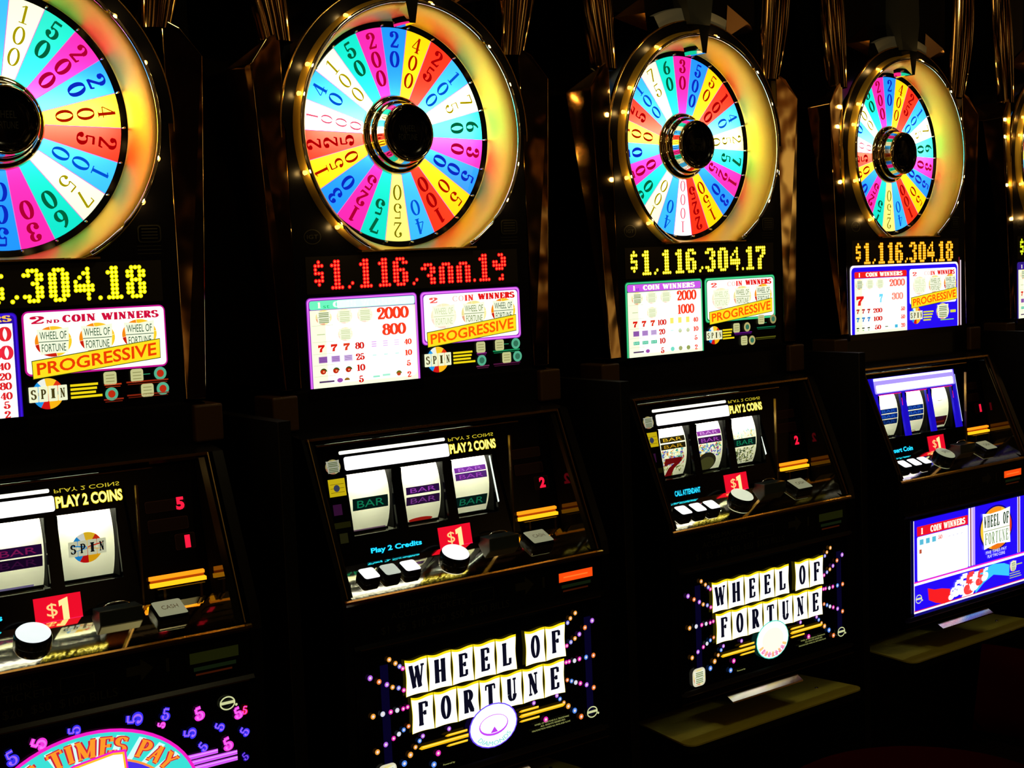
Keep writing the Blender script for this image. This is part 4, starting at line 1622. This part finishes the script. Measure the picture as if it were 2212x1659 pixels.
    e0, e1 = {'violet': (-.176, -.070), 'teal': (-.184, -.108), 'blue': (-.192, -.100)}.get(kind, (-.18, -.08))
    a.text(sans(msg, .04), e0, e1, .8900, .9020, cy, 1)
    a.text(sans(msg), e0 + .0003, e1 - .0003, .8910, .9010, hi, 2)
    # red credit digits
    rd = em((255, 25, 60), 1.2)
    for s_, x, z in {'violet': [('2', .217, .967)], 'teal': [('2', .217, .965)], 'blue': [('1', .223, .966)], 'five': [('5', .214, 1.0265), ('1', .219, .966)], 'dark': []}[kind]:
        a.text(sans(s_, .05), x - .0070 + (.002 if s_ == '1' else 0), x + .0070 - (.003 if s_ == '1' else 0), z - .010, z + .010, rd, 3)
    fr = mat('display_outline', (.06, .012, .008), 0, .5)
    for x0, x1, z0, z1 in ((.156, .223, 1.0170, 1.0350), (.157, .224, .9860, 1.0060), (.198, .232, .9540, .9790)):
        a.rr(x0, x1, z0, z1, .003, fr, 1)
        a.rr(x0 + .0010, x1 - .0010, z0 + .0010, z1 - .0010, .003, mat('display_red', (.014, .002, .002), 0, .3), 2)
    return a.mesh('reel_glass')


def slot_entry():
    b = MB()
    z0, z1 = .9030, .9200
    y = FA + FB * .91
    b.prism_x([(y, z1), (y - .006, z1 - .001), (y - .006, z1 - .0055), (y, z1 - .0065)], .147, .238, em((255, 140, 20), 1.5))
    b.prism_x([(y, z1 - .0065), (y - .003, z1 - .0070), (y - .003, z0 + .0065), (y, z0 + .006)], .149, .238, em((170, 70, 5), .8))
    b.prism_x([(y, z0 + .006), (y - .008, z0 + .0055), (y - .008, z0), (y, z0 - .001)], .148, .240, em((255, 165, 20), 1.8))
    b.box(.157, .236, y - .012, y + .003, .878, .900, BLACK)
    for x in (.165, .226):
        b.box(x, x + .004, y - .014, y - .011, .879, .899, BRASS)
    return b.mesh('bill_slot')


def apron_print():
    a = Art(lambda u, v, L: (u, -.1665 - LY * L, v))
    m = mat('faint_mark', (.016, .016, .006), 0, .4)
    a.text(sans('THIS MACHINE'), -.180, -.060, .8090, .8190, m, 1)
    a.text(sans('ACCEPTS TICKETS'), -.195, -.040, .7940, .8050, m, 1)
    a.text(sans('$1  $5  $10  $20  $50  $100 BILLS'), -.215, .055, .7690, .7840, m, 1)
    for x0, x1, z0, z1 in ((-.029, .022, .7900, .7912), (-.029, .022, .8130, .8142), (-.029, -.0278, .7900, .8142), (.0208, .022, .7900, .8142)):
        a.rect(x0, x1, z0, z1, m, 1)
    a.poly([(.070, .796), (.092, .796), (.092, .786), (.112, .803), (.092, .820), (.092, .810), (.070, .810)], m, 1)
    a.rect(.132, .137, .792, .812, m, 1)
    return a.mesh('apron_lettering')


def acceptor(lit):
    a = Art(lambda u, v, L: (u, -.168 - LY * L, v))
    b = MB()
    b.box(.163, .256, -.168, -.150, .770, .818, BLACK)
    a.v, a.f, a.m, a.mats, a.sm = b.v, b.f, b.m, b.mats, b.sm
    if lit:
        a.rect(.1695, .2500, .7950, .8120, em((255, 78, 15), 1.0), 1)
        a.rect(.180, .238, .8020, .8045, em((255, 120, 40), 1.0), 2)
    else:
        a.rect(.1695, .2500, .7950, .8120, em((22, 24, 4), 1.0), 1)
    a.rect(.1750, .2450, .7830, .7890, em((16, 26, 10), .8), 1)
    a.rect(.1780, .2380, .7760, .7790, em((60, 20, 4), .7), 1)
    return a.mesh('bill_acceptor')


# ---------------------------------------------------------------- placing the machines
MATS = [
    ((0.99949, 0.03199, 0.00025, -0.75456), (-0.03199, 0.99949, 0.0, -0.04042), (-0.00025, -1e-05, 1.0, 0.00343)),
    ((0.9999, 0.01387, -0.00345, -0.01332), (-0.01387, 0.9999, 0.0, -0.02844), (0.00345, 5e-05, 0.99999, 0.00101)),
    ((0.99993, -0.01173, -0.00098, 0.76164), (0.01173, 0.99993, 0.0, 0.01483), (0.00098, -1e-05, 1.0, -0.00357)),
    ((0.99908, -0.04208, 0.00855, 1.53197), (0.04209, 0.99911, 0.0, 0.06565), (-0.00854, 0.00036, 0.99996, -0.00731)),
    ((0.99500, -0.09983, 0.0, 2.32000), (0.09983, 0.99500, 0.0, 0.13000), (0.0, 0.0, 1.0, -0.01)),
]
MACH = [
    dict(kind='five', pay='blue_left', rot=66.7, led='$1,116,304.18', ledc=((250, 245, 10), (255, 255, 90), 1.0), belly='times', lit=False,
         label='slot machine cut off by the left edge, five-times-pay arch below its reels'),
    dict(kind='violet', pay='purple', rot=1.9, led='$1,116,abb.1c', ledc=((250, 20, 25), (255, 120, 70), 1.0), belly='violet', lit=True,
         label='slot machine with red jackpot digits and purple-framed pay tables'),
    dict(kind='teal', pay='green', rot=-96.2, led='$1,116,304.17', ledc=((250, 235, 30), (255, 255, 140), 1.0), belly='pink', lit=False,
         label='slot machine with green-framed pay tables and jackpot digits ending in 17'),
    dict(kind='blue', pay='blue', rot=1.3, led='$1,116,304.18', ledc=((255, 165, 10), (255, 240, 110), 1.25), belly='blue', lit=True,
         label='slot machine with blue pay table, blue reel surround and orange jackpot digits'),
    dict(kind='dark', pay='dark', rot=-97.0, led='$1,116,304.18', ledc=((220, 240, 20), (250, 255, 90), 1.0), belly='pink', lit=False,
         label='farthest slot machine, only the left sliver of its wheel showing at right edge'),
]
BASE = Vector((0, .18, .412))
GLINT_DEG = [-135, -108, -75, -62, -33, 12, 47, 67, 104, 122]

for mi, (rows, cfg) in enumerate(zip(MATS, MACH)):
    Mw = Matrix(rows + ((0, 0, 0, 1),))
    root = bpy.data.objects.new('slot_machine', None)
    COL.objects.link(root)
    root.matrix_world = Mw @ Matrix.Translation(BASE)
    root.empty_display_size = .1
    root['label'] = cfg['label']
    root['category'] = 'slot machine'
    root['group'] = 'row of slot machines'
    off = -BASE

    def part(name, me, parent=None, label=None):
        o = link(name, me, parent or root, off if parent is None else (0, 0, 0))
        if label:
            o['label'] = label
        return o
    part('cabinet_body', shared('body', m_body))
    part('upper_front_panel', shared('brow', m_brow))
    part('gold_trim', shared('trim', m_trim))
    door = part('belly_door', shared('front', m_front))
    part('door_trim', shared('dtrim', m_doortrim), door)
    art = shared('belly' + cfg['belly'], {'times': belly_times, 'violet': lambda: belly_wheel('violet'), 'pink': lambda: belly_wheel('pink'), 'blue': belly_blue}[cfg['belly']])
    part('belly_artwork', art, door, 'lit glass artwork below the buttons')
    part('apron_lettering', shared('apron', apron_print))
    part('bill_acceptor', acceptor(cfg['lit']))
    deck = part('button_deck', shared('deck', m_deck))
    part('deck_lip', shared('dlip', m_decklip), deck)
    part('coin_tray', shared('tray', m_tray))
    # topper
    part('topper_body', shared('topper', m_topper))
    fg = part('front_glass', shared('fglass', m_glasspanel))
    part('pay_table', paytable(cfg['pay']), fg)
    part('jackpot_display', led_panel(cfg['led'], cfg['ledc']))
    part('wheel_well', shared('well', m_well))
    whl = part('prize_wheel', wheel_face(cfg['rot']), None, 'round lit wheel of coloured wedges with numbers')
    for i in range(22):
        t = math.radians(cfg['rot'] + (i - .5) * 360 / 22)
        pg = part('peg', shared('peg', m_peg), whl)
        pg.location = (.1992 * math.sin(t), .0535, WC + .1992 * math.cos(t))
    part('wheel_hub', shared('hub', m_hub), whl)
    bz = part('wheel_bezel', shared('bezel', m_bezel), None, 'gold ring round the wheel')
    for d_ in GLINT_DEG:
        t = math.radians(d_)
        bo = part('glint_bulb', shared('glint_bulb', m_glint_bulb), bz)
        bo.location = (.2375 * math.sin(t), -.0065, WC + .2375 * math.cos(t))
        pd = bpy.data.lights.new('added_bulb_light', 'POINT')  # point light added at each bulb to brighten the gold ring
        pd.energy = .055
        pd.color = (1.0, .60, .18)
        pd.shadow_soft_size = .004
        po = bpy.data.objects.new('added_bulb_light', pd)
        COL.objects.link(po)
        po.parent = root
        po.location = off + Vector((.2375 * math.sin(t), -.022, WC + .2375 * math.cos(t)))
    hs = part('pointer_housing', shared('crown', m_crown))
    part('pointer', shared('pointer', m_pointer), hs)
    for s in (-1, 1):
        part('recess_wall', shared('cheek%d' % s, lambda s=s: m_cheek(s)))
        part('side_wing', shared('wing%d' % s, lambda s=s: m_wing(s)))
        part('chrome_column', shared('col%d' % s, lambda s=s: m_column(s)))
        part('chrome_facet', shared('facet%d' % s, lambda s=s: m_facet(s)))
        part('corner_block', shared('block%d' % s, lambda s=s: m_block(s)))
    # reels and glass
    rg = part('reel_glass', reel_panel(cfg['kind']))
    part('bill_slot', shared('slot', slot_entry))
    for i in range(3):
        part('reel', reel_mesh(cfg['kind'] if cfg['kind'] != 'dark' else 'blue', i))
        xr = (-.158, -.047, .062)[i]
        area('reel_lamp', Vector((xr, RYC - .045, 1.040)) + off, Vector((xr, RYC - RR, 1.036)) + off, .07, .024, .30, (1, 1, .93), root)
    # buttons
    WB = em((255, 255, 255), 1.0)
    for cx, lit_ in ((-.213, 1), (-.171, 0), (-.130, 1)):
        y = -.128
        top = WB if (lit_ or cfg['kind'] != 'violet') else em((195, 205, 190), .9)
        part('bet_button', shared('btn%.3f%d' % (cx, top is WB), lambda cx=cx, top=top: button_mesh('bet_button', cx, -.128, deck_z(-.128), .0155, .0155, .012, .005, top, BLACK)))
    sl = {'five': (240, 250, 250), 'violet': (255, 255, 255), 'teal': (215, 222, 195), 'blue': (150, 155, 125), 'dark': (200, 200, 190)}[cfg['kind']]
    part('spin_button', round_button('spin_button', -.029 if cfg['kind'] != 'five' else -.050, -.120, deck_z(-.120), .0255, .015, em(sl, 1.0), BLACK, 'SPIN' if cfg['kind'] == 'blue' else None))
    gp = em((150, 152, 120), .75)  # grey key top glows in place of its reflection
    part('cash_out_button', shared('cash', lambda: button_mesh('cash_out_button', .160, -.118, deck_z(-.118), .024, .020, .014, .003, gp, BLACK, mark='CASH')))
    b = MB()
    y = -.092
    b.box(.052, .120, -.118, -.085, deck_z(-.11) - .004, deck_z(-.11) + .020, mat('slate_block', (.02, .03, .03), .2, .3))
    me = b.mesh('coin_head', bevel=.002)
    ch = part('coin_head', me)
    b = MB()
    pts = []
    for k in range(13):
        t = PI * k / 12
        pts.append((.086 + .020 * math.cos(t), -.098 + .0, deck_z(-.11) + .021 + .006 * math.sin(t)))
    b.tube(pts, .0012, SILVER, 6)
    part('coin_funnel', b.mesh('coin_funnel'), ch)
    # lamps inside the machine: tube behind the wheel, tube over the reels
    L_ = area('wheel_tube', Vector((0, .092, WC + .018)) + off, Vector((0, 0, WC + .018)) + off, .36, .035, 0.95, (1, 1, .97), root)
    L2 = area('reel_tube', Vector((-.05, FA + FB * 1.045 + .0085, 1.043)) + off, Vector((-.05, RYC - .02, .985)) + off, .31, .010, .6, (1, 1, .93), root)

    # stand that carries the machine
    st = bpy.data.objects.new('machine_stand', None)
    COL.objects.link(st)
    st.matrix_world = Mw @ Matrix.Translation((0, .18, -Mw[2][3]))
    st['category'] = 'stand'
    st['group'] = 'stands under the slot machines'
    st['label'] = ['dark stand under the slot machine cut off by the left edge',
                   'dark stand under the slot machine with red jackpot digits',
                   'dark stand with bright olive footboard under the machine with green-framed pay tables',
                   'dark stand with dim olive footboard under the machine with the blue pay table',
                   'dark stand under the farthest slot machine at the right edge'][mi]

    def sh():
        b = MB()
        o = rounded(.277, .15, .022)
        pr_ = [(x * (1.0 if y < 0 else .86), y - .05) for x, y in o]
        b.prism_z(pr_, .380, .3965, MATT)
        b.prism_z([(x * .996, y) for x, y in pr_], .3965, .400, SHELF)
        return b.mesh('footboard')

    def sb():
        b = MB()
        b.box(-.250, .250, .03, .38, .0, .10, MATT)
        b.box(-.262, .262, .02, .39, .10, .3800, MATT)
        return b.mesh('stand_box')

    def sk():
        b = MB()
        b.tube([(.195, -.13, .3995), (.195, -.13, .4035)], .004, SILVER, 10)
        b.tube([(.215, -.06, .3995), (.215, -.06, .4035)], .004, SILVER, 10)
        return b.mesh('screw')
    o = link('stand_box', shared('sbox', sb), st, (0, -.18, 0))
    o = link('footboard', shared('shelf', sh), st, (0, -.18, 0))
    o2 = link('screw', shared('screw', sk), o, (0, 0, 0))

# thin filler panels between neighbouring machines
for mi in range(4):
    A = Matrix(MATS[mi] + ((0, 0, 0, 1),)) @ Vector((.38, .12, 0))
    B = Matrix(MATS[mi + 1] + ((0, 0, 0, 1),)) @ Vector((-.38, .12, 0))
    p = (A + B) / 2
    fo = bpy.data.objects.new('divider_panel', None)
    COL.objects.link(fo)
    fo.location = (p.x, p.y, 0)
    fo.rotation_euler = (0, 0, [-.02, 0, .027, .07][mi])
    fo['category'] = 'panel'
    fo['group'] = 'dark divider panels between the slot machines'
    fo['label'] = ['narrow black divider panel left of the machine with red jackpot digits',
                   'narrow black divider panel right of the machine with red jackpot digits',
                   'narrow black divider panel left of the machine with the blue pay table',
                   'narrow black divider panel right of the machine with the blue pay table'][mi]

    def dv():
        b = MB()
        b.box(-.012, .012, -.255, .26, .0, 1.15, MATT)
        return b.mesh('panel')

    def de():
        b = MB()
        b.box(-.0125, -.0105, -.2565, -.255, .10, 1.15, mat('dark_alu', (.10, .10, .08), 1, .35))
        return b.mesh('edge_strip')
    o = link('panel', shared('div', dv), fo)
    link('edge_strip', shared('dive', de), o)


# ---------------------------------------------------------------- stools
def stool(loc, rz, label):
    t = bpy.data.objects.new('casino_stool', None)
    COL.objects.link(t)
    t.location = loc
    t.rotation_euler = (0, 0, rz)
    t['label'] = label
    t['category'] = 'stool'

    def seat():
        b = MB()
        n = 40
        rg = [(.03, 0.545), (.200, .548), (.222, .560), (.230, .580), (.222, .602), (.195, .618), (.10, .626), (.001, .628)]
        vs = []
        for r, z in rg:
            vs += [(r * math.cos(2 * PI * i / n), r * math.sin(2 * PI * i / n), z) for i in range(n)]
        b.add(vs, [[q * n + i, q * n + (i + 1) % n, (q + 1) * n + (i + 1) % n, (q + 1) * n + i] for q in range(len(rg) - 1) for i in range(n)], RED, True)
        return b.mesh('seat')

    def back():
        b = MB()
        vs = []
        n, m_ = 14, 8
        for side in (0, 1):
            for j in range(m_ + 1):
                for i in range(n + 1):
                    a = math.radians(-125 + 70 * i / n)
                    v = j / m_
                    e_ = math.sqrt(max(0, 1 - abs(2 * i / n - 1) ** 4)) * math.sqrt(max(0, 1 - abs(2 * v - 1) ** 4))
                    r = .245 + (.022 * e_ if side else -.022 * e_)
                    vs.append((r * math.cos(a), r * math.sin(a) - .02 * v, .635 + .135 * v))
        k = (n + 1) * (m_ + 1)
        fs = []
        for side in (0, 1):
            for j in range(m_):
                for i in range(n):
                    f = [side * k + j * (n + 1) + i, side * k + j * (n + 1) + i + 1, side * k + (j + 1) * (n + 1) + i + 1, side * k + (j + 1) * (n + 1) + i]
                    fs.append(f)
        b.add(vs, fs, RED, True)
        return b.mesh('backrest')

    def post():
        b = MB()
        b.tube([(0, 0, .02), (0, 0, .55)], .030, mat('stool_chrome', (.3, .28, .22), 1, .2), 20)
        return b.mesh('post')

    def base():
        b = MB()
        b.tube([(0, 0, 0), (0, 0, .02)], .20, mat('stool_chrome', (.3, .28, .22), 1, .2), 36)
        return b.mesh('base_plate')

    def brace():
        b = MB()
        b.tube([(0, -.10, .555), (0, -.22, .56), (0, -.275, .60), (0, -.272, .68)], .012, mat('stool_chrome', (.3, .28, .22), 1, .2), 10)
        return b.mesh('back_brace')
    for nm, fn in (('seat', seat), ('backrest', back), ('post', post), ('base_plate', base), ('back_brace', brace)):
        link(nm, shared('stool' + nm, fn), t)


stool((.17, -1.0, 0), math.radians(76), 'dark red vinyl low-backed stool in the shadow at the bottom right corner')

# ---------------------------------------------------------------- setting
def struct(name, me, loc=(0, 0, 0)):
    o = link(name, me, None, loc)
    o['kind'] = 'structure'
    return o


b = MB()
b.box(-4, 7, -4, 3, -.05, 0, mat('dark_carpet', (.010, .004, .004), 0, .95, .05, .3, 60))
struct('floor', b.mesh('floor'))
b = MB()
b.box(-4, 7, 1.2, 1.3, 0, 3.2, mat('dark_wall', (.006, .006, .004), 0, .9, .1))
struct('wall_back', b.mesh('wall_back'))
